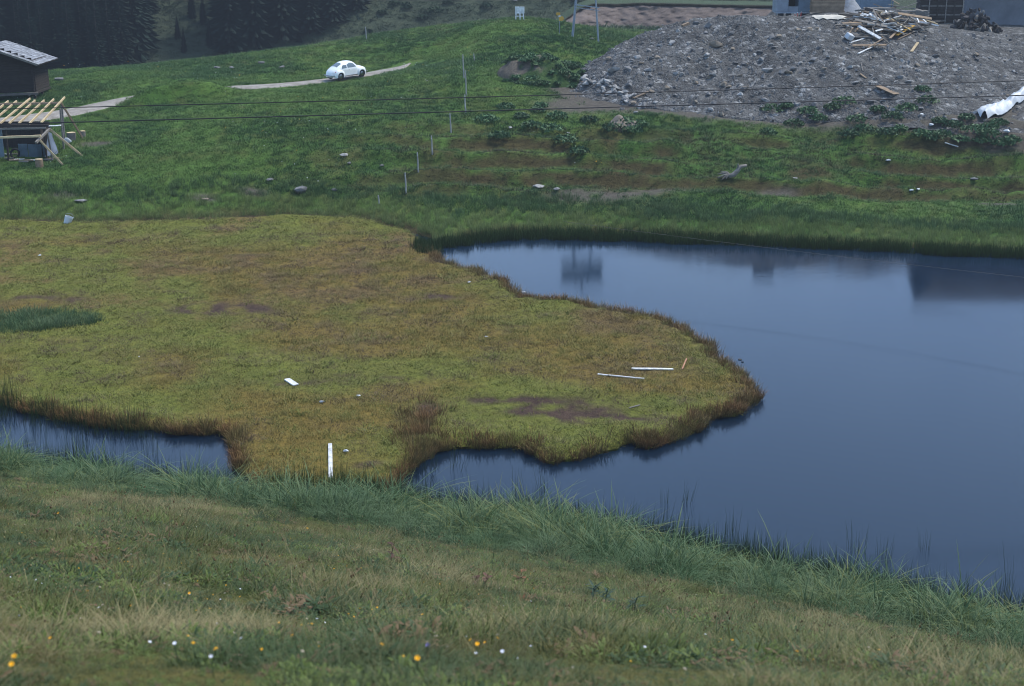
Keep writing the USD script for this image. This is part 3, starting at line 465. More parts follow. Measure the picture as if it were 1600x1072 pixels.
# --- bent reeds on the near shore
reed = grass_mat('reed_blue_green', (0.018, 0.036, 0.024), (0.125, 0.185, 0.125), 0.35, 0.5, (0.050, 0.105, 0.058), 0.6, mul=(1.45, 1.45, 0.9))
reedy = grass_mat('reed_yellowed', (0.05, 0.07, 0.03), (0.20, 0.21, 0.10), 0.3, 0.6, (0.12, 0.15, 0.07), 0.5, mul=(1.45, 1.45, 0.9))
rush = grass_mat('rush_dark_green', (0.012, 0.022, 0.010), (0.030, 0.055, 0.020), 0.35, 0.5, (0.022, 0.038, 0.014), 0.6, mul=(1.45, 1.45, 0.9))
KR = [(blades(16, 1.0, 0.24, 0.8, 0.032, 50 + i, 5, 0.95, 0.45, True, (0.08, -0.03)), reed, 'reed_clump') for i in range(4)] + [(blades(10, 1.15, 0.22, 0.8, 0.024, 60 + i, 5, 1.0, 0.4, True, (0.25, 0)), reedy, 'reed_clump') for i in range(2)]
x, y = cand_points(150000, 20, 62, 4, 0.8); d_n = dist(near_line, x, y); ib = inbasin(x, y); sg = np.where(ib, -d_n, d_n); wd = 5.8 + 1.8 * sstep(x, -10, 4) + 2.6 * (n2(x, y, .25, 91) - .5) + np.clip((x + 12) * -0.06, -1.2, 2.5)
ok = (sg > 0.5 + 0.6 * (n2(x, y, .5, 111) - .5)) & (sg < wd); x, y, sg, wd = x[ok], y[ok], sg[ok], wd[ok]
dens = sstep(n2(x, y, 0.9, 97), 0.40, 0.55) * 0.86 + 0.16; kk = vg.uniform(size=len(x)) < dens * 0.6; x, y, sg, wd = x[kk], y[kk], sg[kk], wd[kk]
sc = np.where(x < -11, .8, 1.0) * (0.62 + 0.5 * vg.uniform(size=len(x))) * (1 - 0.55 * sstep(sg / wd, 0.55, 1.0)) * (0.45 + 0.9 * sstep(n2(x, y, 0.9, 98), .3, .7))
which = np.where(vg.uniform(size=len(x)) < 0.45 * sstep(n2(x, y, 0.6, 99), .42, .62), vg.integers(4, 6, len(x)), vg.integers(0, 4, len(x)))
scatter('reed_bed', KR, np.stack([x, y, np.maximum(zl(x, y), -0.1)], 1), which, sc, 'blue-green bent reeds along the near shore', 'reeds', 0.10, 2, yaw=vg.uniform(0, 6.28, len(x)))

# --- upright dark rushes standing in the shallow water along the shores
KU = [(blades(15, 0.95, 0.30, 0.13, 0.013, 70 + i, 3, 0.10, 0.45), rush, 'rush_clump') for i in range(3)]
x, y = cand_points(90000, 24, 62, 4, 0.9); d_n = dist(near_line, x, y); ib = inbasin(x, y); wide = 0.9 - 0.5 * (x < -13) + 0.9 * (n2(x, y, 0.4, 101) - 0.5)
ok = (ib | (d_n < 0.6)) & (d_n < wide) & (vg.uniform(size=len(x)) < 0.95 * (1 - 0.7 * sstep(d_n / wide, 0.5, 1)) ) & ~shapely.contains_xy(bog.buffer(-1.5), x, y); x, y = x[ok], y[ok]
sx, sy = cand_points(9000, 26, 62, 4, 0.9); oks = inbasin(sx, sy) & (dist(near_line, sx, sy) < 4.5) & ~shapely.contains_xy(bog, sx, sy) & (vg.uniform(size=len(sx)) < 0.05); x, y = np.append(x, sx[oks]), np.append(y, sy[oks])
cx, cy = vg.uniform(-30, -14, 4500), vg.uniform(46, 58, 4500); okc = inbasin(cx, cy) & (dist(bog.exterior, cx, cy) < 1.1) & ~shapely.contains_xy(bog.buffer(-.3), cx, cy); okc &= vg.uniform(size=len(cx)) < .22; x, y = np.append(x, cx[okc]), np.append(y, cy[okc])
z = np.where(shapely.contains_xy(bog, x, y), 0.15, -0.1); scatter('rush_bed', KU, np.stack([x, y, z], 1), vg.integers(0, 3, len(x)), 0.6 + 0.6 * vg.uniform(size=len(x)), 'dark upright rushes standing in the water along the near shore', 'rushes', 0.06, 3)

# --- reeds and rushes on the far shore
KF = [(blades(18, 0.95, 0.38, 0.35, 0.030, 80 + i, 3, 0.45), reed, 'reed_clump') for i in range(3)] + [(blades(18, 0.85, 0.38, 0.3, 0.030, 85 + i, 3, 0.35), grass_mat('sedge_pale_green', (0.075, 0.105, 0.055), (0.200, 0.240, 0.140), 0.3, 0.4, (0.070, 0.110, 0.05), 0.6, mul=(1.45, 1.45, 0.9)), 'sedge_clump') for i in range(2)]
x, y = vg.uniform(-42, 42, 60000), vg.uniform(82, 97, 60000); d_f = dist(far_line, x, y); ib = inbasin(x, y); sg = np.where(ib, -d_f, d_f); wd = 4.6 + 2.2 * (n2(x, y, 0.2, 103) - .5) + 0.6 * sstep(x, -12, 0)
ok = (sg > -0.3 + 0.3 * (x < -5)) & (sg < wd) & (vg.uniform(size=len(x)) < 0.26); x, y, sg, wd = x[ok], y[ok], sg[ok], wd[ok]
which = np.where(sg / wd + 0.9 * (n2(x, y, 0.35, 104) - .5) > 0.55, vg.integers(0, 3, len(x)), vg.integers(3, 5, len(x)))
sc = (0.6 + 0.5 * vg.uniform(size=len(x))) * np.where(x < -6, 0.5, 0.58) * (0.7 + 0.6 * n2(x, y, 0.5, 105)); scatter('reed_bed', KF, np.stack([x, y, np.maximum(zl(x, y), 0)], 1), which, sc, 'band of green reeds and sedge along the far shore', 'reeds', 0.10, 4)
x, y = vg.uniform(-8, 42, 26000), vg.uniform(70, 92, 26000); d_f = dist(far_line, x, y); ib = inbasin(x, y); corner = np.hypot((x - atz(668, 393)[0]) / 0.8, (y - atz(668, 393)[1]) / 2.0)
ok = (ib & (d_f < 1.7 + 1.0 * (n2(x, y, .4, 106) - .5)) & (x > -4.6)) | (corner < 1); x, y = x[ok], y[ok]
KU2 = [(blades(16, 0.62, 0.32, 0.12, 0.026, 75 + i, 3, 0.12, 0.4), rush, 'rush_clump') for i in range(3)]
scatter('rush_bed', KU2, np.stack([x, y, np.where(shapely.contains_xy(bog, x, y), 0.1, -0.1)], 1), vg.integers(0, 3, len(x)), 0.7 + 0.55 * vg.uniform(size=len(x)), 'dark rushes lining the far edge of the pond', 'rushes', 0.06, 5)

# --- sedge on the bog
bm = [grass_mat('bog_olive', (0.060, 0.045, 0.012), (0.150, 0.130, 0.034), 0.3, 0.9, (0.105, 0.120, 0.026), 0.6, mul=(1.95, 1.82, 1.65)), grass_mat('bog_rust', (0.056, 0.040, 0.021), (0.145, 0.112, 0.053), 0.3, 0.9, (0.130, 0.110, 0.035), 0.5, mul=(1.95, 1.82, 1.65)), grass_mat('bog_moss', (0.050, 0.058, 0.010), (0.120, 0.145, 0.026), 0.3, 1.2, (0.125, 0.115, 0.028), 0.6, mul=(1.95, 1.82, 1.65)), grass_mat('bog_edge_brown', (0.045, 0.024, 0.010), (0.165, 0.090, 0.032), 0.35, 0.8, (0.075, 0.080, 0.022), 0.55, mul=(1.95, 1.82, 1.65)), reed]
bm.append(grass_mat('bog_withered', (0.045, 0.032, 0.018), (0.115, 0.085, 0.045), 0.35, 1.2, (0.08, 0.055, 0.03), 0.6, mul=(1.6, 1.5, 1.4)))
KB = [(blades(26, 0.13, 0.26, 1.0, 0.013, 110 + i, 2, 0.5), bm[0], 'sedge_tuft') for i in range(2)] + [(blades(26, 0.14, 0.26, 1.0, 0.012, 120 + i, 2, 0.5), bm[1], 'sedge_tuft') for i in range(2)] + [(blades(24, 0.09, 0.24, 1.2, 0.018, 130 + i, 2, 0.6), bm[2], 'moss_tuft') for i in range(2)] + [(blades(22, 0.34, 0.20, 0.45, 0.014, 140 + i, 3, 0.5), bm[3], 'edge_tuft') for i in range(2)] + [(blades(18, 0.30, 0.24, 0.5, 0.018, 150, 3, 0.5), bm[4], 'sedge_tuft'), (blades(22, 0.10, 0.26, 1.2, 0.013, 155, 2, 0.6), bm[5], 'sedge_tuft')]
x, y = cand_points(105000, 46, 92, 3, 1.15); ok = shapely.contains_xy(bog, x, y); x, y = x[ok], y[ok]; de = dist(bog.exterior, x, y)
f1, f2, f3 = n2(x, y, 0.10, 65), n2(x, y, 0.45, 66), n2(x, y, 1.4, 67); u_ = vg.normal(0, 0.06, len(x)); green = f1 + 0.25 * (f2 - .5) + u_ + 0.10 * sstep(y, 60, 50) + 0.14 * np.exp(-(((x + 6) / 5) ** 2 + ((y - 83) / 7) ** 2))
which = np.where(green + .25 * (f3 - .5) > 0.50, vg.integers(4, 6, len(x)), np.where((f2 + u_ > 0.52) & (y > 56 + 10 * u_), vg.integers(2, 4, len(x)), vg.integers(0, 2, len(x))))
wv_ = n2(x, y, 0.7, 116) + .5 * (n2(x, y, 2.0, 117) - .5); which = np.where(wv_ + u_ > .62, 9, which)
pe = peat(x, y); ok = vg.uniform(size=len(x)) > np.clip(2.6 * pe * sstep(f3, 0.35, 0.6), 0, 0.96); sc = (0.6 + 0.7 * vg.uniform(size=len(x))) * (0.35 + 1.3 * f3) * (1 + .5 * sstep(n2(x, y, 2.2, 115), .6, .75))
left = np.hypot((x - atz(40, 510)[0]) / 3.6, (y - atz(40, 510)[1]) / 2.0) < 1 - 0.5 * (f3 - .5); which = np.where(left & (vg.uniform(size=len(x)) < .85), 8, which)
x, y, which, sc = x[ok], y[ok], which[ok], sc[ok]
el = np.array(shapely.segmentize(bog.exterior, 0.13).coords)[:-1]; vis = (el[:, 1] < 84) & (np.abs(el[:, 0]) < 30)
el = el[vis]; ex, ey = [], []
for rep in range(5): ex.append(el[:, 0] + vg.normal(0, 0.20, len(el))); ey.append(el[:, 1] + vg.normal(0, 0.20, len(el)))
ex, ey = np.concatenate(ex), np.concatenate(ey); kp = shapely.contains_xy(bog.buffer(0.06), ex, ey) & (vg.uniform(size=len(ex)) < 0.35 + 0.9 * sstep(n2(ex, ey, 0.5, 107), 0.35, 0.6)); ex, ey = ex[kp], ey[kp]
hump = atz(655, 670, 0.3); hx, hy = hump[0] + vg.normal(0, 0.45, 130), hump[1] + vg.normal(0, 1.4, 130); ex, ey = np.append(ex, hx), np.append(ey, hy)
x2, y2 = np.append(x, ex), np.append(y, ey); which = np.append(which, vg.integers(6, 8, len(ex))); sc = np.append(sc, 0.85 + 0.7 * vg.uniform(size=len(ex)))
scatter('bog_sedge', KB, np.stack([x2, y2, bogz(x2, y2)], 1), which, sc, 'low olive and rust sedge and moss covering the floating bog', 'sedge', 0.12, 6)

# --- far meadow
fm = [None, None, None, grass_mat('pasture_brown', (0.026, 0.023, 0.012), (0.070, 0.062, 0.028), 0.35, 0.5, (0.055, 0.065, 0.028), 0.6, mul=(1.2, 1.15, 1.0))]
fm[:3] = [grass_mat('pasture_green', (0.028, 0.058, 0.014), (0.062, 0.120, 0.026), 0.3, 0.35, (0.080, 0.125, 0.032), 0.6, mul=(1.75, 1.75, 1.45)), grass_mat('pasture_dark', (0.018, 0.042, 0.014), (0.036, 0.085, 0.026), 0.3, 0.35, (0.050, 0.085, 0.03), 0.5, mul=(1.75, 1.75, 1.45)), grass_mat('pasture_dry', (0.045, 0.045, 0.022), (0.105, 0.105, 0.045), 0.3, 0.5, (0.10, 0.11, 0.04), 0.6, mul=(1.75, 1.75, 1.45))]
KM = [(blades(22, 0.17, 0.34, 0.9, 0.026, 160 + i, 2, 0.5), fm[0], 'grass_tuft') for i in range(3)] + [(blades(20, 0.22, 0.30, 0.8, 0.032, 170 + i, 2, 0.5), fm[1], 'grass_tuft') for i in range(2)] + [(blades(20, 0.20, 0.30, 0.8, 0.024, 180 + i, 2, 0.5), fm[2], 'grass_tuft') for i in range(2)] + [(blades(22, 0.22, 0.30, 0.9, 0.022, 185 + i, 2, 0.6), fm[3], 'grass_tuft') for i in range(2)]
x, y = cand_points(118000, 84, 158, 2, 1.25); wd = 4.2 + 2.0 * (n2(x, y, 0.2, 103) - .5)
ok = ~inbasin(x, y) & (dist(far_line, x, y) > wd - 1.2) & (dist(road_line, x, y) > 1.55) & ~shapely.contains_xy(heap_foot, x, y) & (dist(heap_foot, x, y) > 0.3) & (np.hypot((x - mc[0]) / 4.3, (y - mc[1] - 1.5) / 3.6) > 0.95)
x, y = x[ok], y[ok]; bare_w = np.zeros(len(x)); nBB = n2(x, y, 0.9, 42) + n2(x, y, 0.22, 41)
for u, v, rx, ry in DIRT:
    p = hit(u, v); bare_w = np.maximum(bare_w, np.exp(-(((x - p[0]) / rx) ** 2 + ((y - p[1]) / ry) ** 2) ** 1.5) * sstep(nBB, 0.6, 0.95))
stp = sstep(x, -20, 0) * sstep(y, 92.5, 95) * (1 - sstep(y, 103, 108)); ok = vg.uniform(size=len(x)) > np.clip(1.2 * bare_w + 0.35 * stp * sstep(n2(x, y, 0.55, 44), .5, .7) + .25 * stp * riser(x, y), 0, 0.97); x, y, stp = x[ok], y[ok], stp[ok]
a1, a2 = n2(x, y, 0.22, 41), n2(x, y, 0.8, 109); u_ = vg.normal(0, 0.07, len(x))
which = np.where((a2 * 0.5 + stp * 0.16 + u_ + 0.1 * sstep(y, 130, 150) > 0.44), vg.integers(5, 7, len(x)), np.where(a1 + u_ < 0.47 + 0.05 * stp, vg.integers(3, 5, len(x)), vg.integers(0, 3, len(x))))
rs_ = stp * (0.85 * riser(x, y) + .55 * sstep(n2(x, y, .3, 118) + .25 * (a2 - .5), .40, .55)); which = np.where(vg.uniform(size=len(x)) < rs_, vg.integers(7, 9, len(x)), which); a2 = a2 - .45 * stp * riser(x, y)
scatter('pasture_grass', KM, np.stack([x, y, zl(x, y)], 1), which, (0.65 + 0.6 * vg.uniform(size=len(x))) * (0.7 + 0.6 * a2), 'green pasture turf on the far slope below the road', 'grass', 0.15, 7)

# --- coarse turf of the hillside behind the crest
x, y = vg.uniform(-60, 48, 26000), vg.uniform(158, 236, 26000); ok = (zl(x, y) > -3); x, y = x[ok], y[ok]
KH = [(blades(22, 0.35, 0.55, 1.1, 0.06, 190 + i, 2, 0.5), grass_mat('hillside_grass', (0.030, 0.048, 0.022), (0.060, 0.082, 0.036), 0.3, 0.25, (0.085, 0.085, 0.045), 0.6, mul=(0.95, 1.15, 1.15)) if i == 0 else '/World/Looks/hillside_grass', 'grass_tuft') for i in range(2)]
scatter('hillside_grass', KH, np.stack([x, y, zl(x, y)], 1), vg.integers(0, 2, len(x)), 0.6 + 0.7 * vg.uniform(size=len(x)), 'grey-green rough grass on the far hillside', 'grass', 0.15, 8)
# ------------------------------------------------------------------ materials of built things
old_wood = plain('weathered_dark_wood', (0.032, 0.026, 0.022), 0.9, 0.5, 3.0, bump=0.01, stretch=(1, 1, 7), spec=0.2)
grey_wood = plain('grey_weathered_wood', (0.147, 0.133, 0.115), 0.9, 0.4, 4.0, bump=0.006, stretch=(1, 1, 4), spec=0.2, random=0.25)
new_wood = plain('fresh_pale_timber', (0.425, 0.323, 0.187), 0.8, 0.25, 4.0, spec=0.25, random=0.12)
tan_wood = plain('tan_board', (0.215, 0.153, 0.098), 0.85, 0.35, 3.0, spec=0.25, random=0.2)
white_wood = plain('white_painted_board', (0.52, 0.52, 0.50), 0.7, 0.45, 5.0, spec=0.35, random=0.06)
shingle_mat = plain('silvered_shingle', (0.195, 0.203, 0.217), 0.9, 0.35, 3.0, bump=0.008, spec=0.2, random=0.35)
stone_mat = plain('grey_stone', (0.135, 0.133, 0.130), 0.92, 0.45, 2.2, bump=0.03, spec=0.2, random=0.22)
pale_stone = plain('pale_stone', (0.252, 0.246, 0.234), 0.92, 0.35, 2.2, bump=0.03, spec=0.2, random=0.15)
tan_stone = plain('tan_stone', (0.187, 0.154, 0.116), 0.92, 0.35, 2.2, bump=0.03, spec=0.2)
dark_stone = plain('dark_rubble', (0.038, 0.035, 0.035), 0.95, 0.5, 2.2, bump=0.05, spec=0.2, random=0.3)
steel_grey = plain('grey_painted_steel', (0.182, 0.210, 0.238), 0.55, 0.2, 2.0, spec=0.4)
steel_blue = plain('blue_grey_steel', (0.091, 0.130, 0.163), 0.55, 0.25, 2.0, spec=0.4)
concrete = plain('raw_concrete', (0.132, 0.138, 0.149), 0.9, 0.25, 0.8, bump=0.01, spec=0.2)
black_rub = plain('black_rubber', (0.015, 0.015, 0.016), 0.8, 0.2, 8.0, spec=0.3)
cable_mat = plain('black_cable', (0.012, 0.012, 0.014), 0.6, 0.1, 5.0, spec=0.3)
white_plastic = plain('white_plastic', (0.40, 0.42, 0.43), 0.45, 0.12, 3.0, spec=0.4)
sign_yellow = plain('yellow_sign_paint', (0.45, 0.25, 0.03), 0.5, 0.08, 4.0, spec=0.4)
red_paint = plain('red_paint', (0.42, 0.06, 0.05), 0.6, 0.2, 4.0, spec=0.4)
blue_tarp = plain('blue_grey_tarpaulin', (0.084, 0.105, 0.140), 0.6, 0.35, 2.0, bump=0.03, spec=0.35)
ground_v = lambda q: np.array([q[0], q[1], float(top_z(q[0], q[1]))])

# ------------------------------------------------------------------ dark log barn on short posts
bo = hit(40, 155); ang = math.radians(24)
barn = thing('log_barn', 'dark weathered log barn with silvery shingle roof, on short posts', 'barn', (0, 0, 0))
M = rotm(0, 0, ang); corner = at(54, 143, 118.5); base_z = corner[2]
M[:3, 3] = corner                                           # the near corner of the walls; local x to the right and back, local -x along the gable front
def Bm(m): return stretched(m, M)
LF, LS, H0 = 6.4, 3.6, 2.55                                  # gable front, side wall, wall height
def Bp(*p): return (M @ np.array([*p, 1.0]))[:3]
front, side_ = np.array([-1.0, 0.03, 0]), np.array([0.42, 0.9, 0]); side_ /= np.linalg.norm(side_)
bR = random.Random(4)
for k in range(12):                                          # squared logs of the two walls in view
    z0 = k * H0 / 12; hh = H0 / 12 - 0.012
    obj('log', Bm(beam(np.array([0.16, 0, z0 + hh / 2]) , front * LF + [0, 0, z0 + hh / 2], 0.15 + bR.uniform(-.012, .012), hh, 0.02)), old_wood, barn)
    obj('log', Bm(beam(-side_ * 0.16 + [0, 0, z0 + hh / 2 + 0.02], side_ * LS + [0, 0, z0 + hh / 2 + 0.02], 0.15 + bR.uniform(-.012, .012), hh, 0.02)), old_wood, barn)
RIDGE = H0 + 1.25
for k in range(6):                                           # gable boards
    z0 = H0 + k * 0.21; w = LF / 2 * (1 - k / 6.3)
    obj('gable_board', Bm(beam(front * (LF / 2 - w) + [0, 0, z0 + 0.10], front * (LF / 2 + w) + [0, 0, z0 + 0.10], 0.06, 0.20, 0.006)), old_wood, barn)
obj('sill_beam', Bm(beam(front * -0.25 + [0, -0.18, -0.14], front * LF + [0, -0.18, -0.14], 0.2, 0.2, 0.02)), grey_wood, barn)
obj('sill_beam', Bm(beam(side_ * -0.1 + [0.05, 0, -0.12], side_ * LS + [0.05, 0, -0.12], 0.2, 0.2, 0.02)), old_wood, barn)
obj('door', Bm(box(0.95, 0.06, 1.75, tuple(front * 3.1 + [0, -0.115, 0.95]), 0.01)), old_wood, barn)
for q in (0.0, 0.5, 1.0):
    for p in (side_ * LS * q,) + ((front * LF * q,) if q else ()):
        w = Bp(*p); g = float(zl(w[0], w[1])); obj('post', box(0.2, 0.2, max(0.25, w[2] - g + 0.1), (w[0], w[1], (w[2] - 0.2 + g) / 2 - 0.05), 0.02), old_wood, barn)
roof = holder('roof', barn); ov = 0.75
e0, r0 = np.array([0, 0, H0 - 0.06]), front * LF / 2 + [0, 0, RIDGE]           # eave on the right, ridge at the middle of the gable
slope = (r0 - e0); sl = np.linalg.norm(slope); su = slope / sl; le = e0 - su * ov; LR = LS + 1.5; sn = np.cross(side_, su); sn /= np.linalg.norm(sn); sn = sn if sn[2] > 0 else -sn
for sgn in (0, 1):
    if sgn: su2 = np.array([-2 * su[0], -2 * su[1], 0]) * 0 + np.array([su[0], su[1], -su[2]]); a0 = r0 + su2 * 0.02; L2 = sl + ov
    else: su2 = su; a0 = le; L2 = sl + ov
    nn_ = np.cross(side_, su2); nn_ = nn_ / np.linalg.norm(nn_); nn_ = nn_ if nn_[2] > 0 else -nn_
    Mx = np.eye(4); Mx[:3, 0], Mx[:3, 1], Mx[:3, 2], Mx[:3, 3] = su2, side_, nn_, a0 - side_ * 0.75
    dk = box(L2, LR, 0.06, (L2 / 2, LR / 2, 0)); obj('roof_deck', Bm(stretched(dk, Mx)), old_wood, roof)
    if sgn == 0:
        nr = 15
        for r in range(nr):
            y = 0.0
            while y < LR - 0.05:
                w = min(bR.uniform(0.18, 0.34), LR - y); x = r * L2 / nr
                sh = box(L2 / nr * 1.6, w - 0.012, 0.026, (x + L2 / nr * 0.75 + bR.uniform(-.03, .03), y + w / 2, 0.05 + bR.uniform(0, .015))); sh.apply_transform(trimesh.transformations.rotation_matrix(0.075, [0, 1, 0], [x, 0, 0.05]))
                obj('shingle', Bm(stretched(sh, Mx)), shingle_mat, roof); y += w
    obj('barge_board', Bm(stretched(box(L2, 0.05, 0.16, (L2 / 2, -0.03, 0.0)), Mx)), grey_wood if sgn == 0 else old_wood, roof)
    if sgn == 0: obj('eave_board', Bm(stretched(box(0.05, LR, 0.12, (-0.03, LR / 2, -0.01)), Mx)), old_wood, roof)
q = Bp(*(r0 + side_ * 0.9 + [0.1, 0, 0.16])); rk = rock(0.2, 5); rk.apply_translation(q); tag(obj('ridge_stone', rk, stone_mat), 'grey stone weighing down the ridge of the dark barn', 'stone')

# ------------------------------------------------------------------ timber shelter being roofed
sh = thing('timber_shelter', 'dark board shelter with bare pale rafters, its roof unfinished', 'shelter')
e_l, e_r = at(-60, 197, 100.5), at(74, 196.5, 100.5); e_r[2] = e_l[2] = (e_l[2] + e_r[2]) / 2
obj('eave_beam', beam(e_l, e_r + [0.1, 0, 0], 0.16, 0.18, 0.015), old_wood, sh)
obj('eave_board', beam(at(-60, 203, 100.2), at(72, 200, 100.2), 0.05, 0.14, 0.008), grey_wood, sh)
obj('shelf_board', beam(at(73, 197, 100.6), at(95, 196, 100.6), 0.3, 0.05, 0.008), white_wood, sh)
g_l = float(zl(e_r[0], 101.5))
wl, wr = at(4, 206, 101.6), at(68, 206, 101.6)
for k in range(12):
    f0 = k / 12; x0 = wl[0] - 1.2 + (wr[0] - wl[0] + 1.2) * f0; x1 = wl[0] - 1.2 + (wr[0] - wl[0] + 1.2) * (k + 1) / 12 - 0.012
    obj('wall_board', box(x1 - x0, 0.04 + 0.02 * (k % 2), e_r[2] - g_l + 0.1, ((x0 + x1) / 2, 103.0, (e_r[2] + g_l) / 2 - 0.1)), old_wood, sh)
for k in range(9):
    y0 = 101.0 + k * 0.24; obj('wall_board', box(0.04 + .01 * (k % 2), 0.225, e_r[2] - g_l, (wr[0], y0, (e_r[2] + g_l) / 2 - 0.1)), old_wood, sh)
obj('door_panel', box(0.9, 0.05, 2.0, (at(1, 225, 100.9)[0] - 0.25, 100.85, g_l + 0.9), 0.01), steel_blue, sh)
for u in (37, 52, 66):
    p = at(u, 240, 101.0); s_ = np.linspace(0, 1, 15); 
    pv = np.array([[x, 0.022 * (-1) ** i, z] for i, x in enumerate(np.linspace(-0.33, 0.33, 18)) for z in (0, 0.95)]); n_ = 18
    pf = np.array([[2 * i, 2 * i + 2, 2 * i + 3] for i in range(n_ - 1)] + [[2 * i, 2 * i + 3, 2 * i + 1] for i in range(n_ - 1)]); pv = np.vstack([pv, pv + [0, 0.012, 0]]); pf = np.vstack([pf, pf[:, ::-1] + 2 * n_])
    m = trimesh.Trimesh(pv, pf, process=False); m.apply_transform(rotm(0.08, 0, 0)); m.apply_translation([p[0], p[1], float(zl(p[0], p[1])) + 0.02]); tag(obj('corrugated_sheet', m, steel_blue, smooth=False), 'blue-grey corrugated sheet leaned against the shelter front, ' + {37: 'leftmost of three', 52: 'middle one of three', 66: 'rightmost of three'}[u], 'metal sheet')
RAF = [((64, 192), (101, 152)), ((46, 193), (84, 155)), ((29, 193), (69, 157)), ((14, 193), (55, 157)), ((0, 193), (47, 154)), ((-16, 193), (26, 158)), ((-32, 194), (13, 158)), ((-48, 194), (-4, 158))]
b_l, b_r = at(-60, 164, 104.2), at(97, 161, 104.2)
obj('ridge_beam', beam(b_l, b_r, 0.14, 0.16, 0.012), tan_wood, sh)
for a, b in RAF: obj('rafter', beam(at(*a, 100.5), at(*b, 104.9), 0.10, 0.14, 0.01), new_wood, sh)
def foot(p, dz=-0.15): return np.array([p[0], p[1], float(zl(p[0], p[1])) + dz])
pr = at(96, 163, 104.2); obj('post', beam(pr, foot(pr), 0.12, 0.12, 0.01), grey_wood, sh)
p2 = at(94, 170, 102.6); obj('post', beam(p2, foot(p2), 0.11, 0.11, 0.01), grey_wood, sh)
pl = at(-50, 165, 104.2); obj('post', beam(pl, foot(pl), 0.12, 0.12, 0.01), grey_wood, sh)
pb = hit(131, 217); obj('brace', beam(at(97, 163, 104.1), pb - [0, 0, 0.1], 0.10, 0.13, 0.01), tan_wood, sh)
for u in (-40, 8, 68): p = at(u, 197, 100.5); obj('post', beam(p, foot(p), 0.13, 0.13, 0.01), old_wood, sh)

tr = thing('timber_trestle', 'trestle of fresh squared beams with splayed legs, before the dark shelter', 'trestle')
a_, b_ = at(56, 223, 98.6), at(79, 200, 100.6)
obj('cross_beam', beam(a_, b_, 0.16, 0.16, 0.012), grey_wood, tr)
obj('leg', beam(at(78, 202, 100.4), hit(130, 243) - [0, 0, .1], 0.11, 0.15, 0.01), new_wood, tr)
obj('leg', beam(at(62, 219, 98.9), hit(100, 258) - [0, 0, .1], 0.10, 0.13, 0.01), new_wood, tr)
obj('rail', beam(at(-60, 217, 99.3), at(64, 212.5, 99.0), 0.12, 0.16, 0.012), new_wood, tr)
pp = at(-45, 217, 99.2); obj('leg', beam(pp, foot(pp), 0.12, 0.12, 0.01), new_wood, tr)
p = at(73, 203, 100.2); obj('prop', beam(p, foot(p) + [0.15, 0.25, 0], 0.1, 0.1, 0.01), grey_wood, tr)

def stump(u, v, r, h, lab, mat=tan_wood):
    q = hit(u, v); s = thing('chopping_block', lab, 'log block', q)
    obj('bark', pole((0, 0, -0.1), (0, 0, h - 0.02), r, r * 0.97, 12), grey_wood if mat is not tan_wood else mat, s); obj('cut_face', pole((0, 0, h - 0.018), (0, 0, h + 0.004), r * 0.93, r * 0.92, 12), new_wood, s)
stump(62, 262, 0.28, 0.6, 'tan chopping block in front of the shelter, nearest the pond')
stump(112, 219, 0.34, 0.55, 'grey cut log standing just right of the shelter posts', grey_wood)
stump(130, 214, 0.2, 0.45, 'small cut log under the slanting brace of the shelter', grey_wood)
q = hit(106, 224); m = rock(0.33, 9, flat=0.75, rough=0.12); m.apply_translation(q + [0, 0, 0.22]); m = trimesh.Trimesh(*trimesh.remesh.subdivide_loop(m.vertices, m.faces, 2)); tag(obj('white_sack', m, white_plastic, smooth=True), 'round white sack lying right of the trestle', 'sack')
tv = np.array([[i, j] for i in np.linspace(0, 1, 14) for j in np.linspace(0, 1, 14)]); c00, c10, c01, c11 = at(70, 245, 100.3), at(92, 240, 101.8), at(76, 206, 101.6), at(80, 208, 102.4)
tp = (c00 * (1 - tv[:, :1]) + c10 * tv[:, :1]) * (1 - tv[:, 1:]) + (c01 * (1 - tv[:, :1]) + c11 * tv[:, :1]) * tv[:, 1:]; tp[:, 1] += 0.25 * (n2(tv[:, 0] * 5, tv[:, 1] * 3, 1.0, 120) - 0.5); tp[:, 2] = np.maximum(tp[:, 2], zl(tp[:, 0], tp[:, 1]) + 0.03)
ti = np.arange(196).reshape(14, 14); tf = np.concatenate([np.stack([ti[:-1, :-1], ti[1:, :-1], ti[1:, 1:]], -1).reshape(-1, 3), np.stack([ti[:-1, :-1], ti[1:, 1:], ti[:-1, 1:]], -1).reshape(-1, 3)])
tag(obj('tarpaulin', (np.vstack([tp, tp + [0, 0.02, 0]]), np.vstack([tf, tf[:, ::-1] + 196])), blue_tarp, smooth=True), 'blue-grey tarpaulin hung at the right end of the shelter', 'tarpaulin')
jr = random.Random(12)
for k, (u, v) in enumerate([(14, 250), (22, 253), (30, 252), (38, 254), (46, 253), (54, 252), (76, 251), (84, 250), (10, 244), (20, 243)]):
    q = hit(u, v); m = beam(q + [-.35, 0, .08], q + [.35, jr.uniform(-.3, .3), .1], 0.14, 0.09, 0.01); tag(obj('wood_offcut', m, [grey_wood, tan_wood, white_wood][k % 3]), ['grey sawn offcut in the litter before the shelter', 'tan sawn offcut in the litter before the shelter', 'whitish sawn offcut in the litter before the shelter'][k % 3], 'offcut', 'offcuts before the shelter')
q = hit(24, 247); th = np.linspace(0, 2 * np.pi, 21)
tag(obj('old_tyre', tube(np.stack([q[0] + 0.3 * np.cos(th), q[1] + 0.1 * np.sin(th), q[2] + 0.32 + 0.3 * np.sin(th)], 1), 0.075, 8), black_rub, smooth=True), 'black tyre leaning among the offcuts of the shelter', 'tyre')

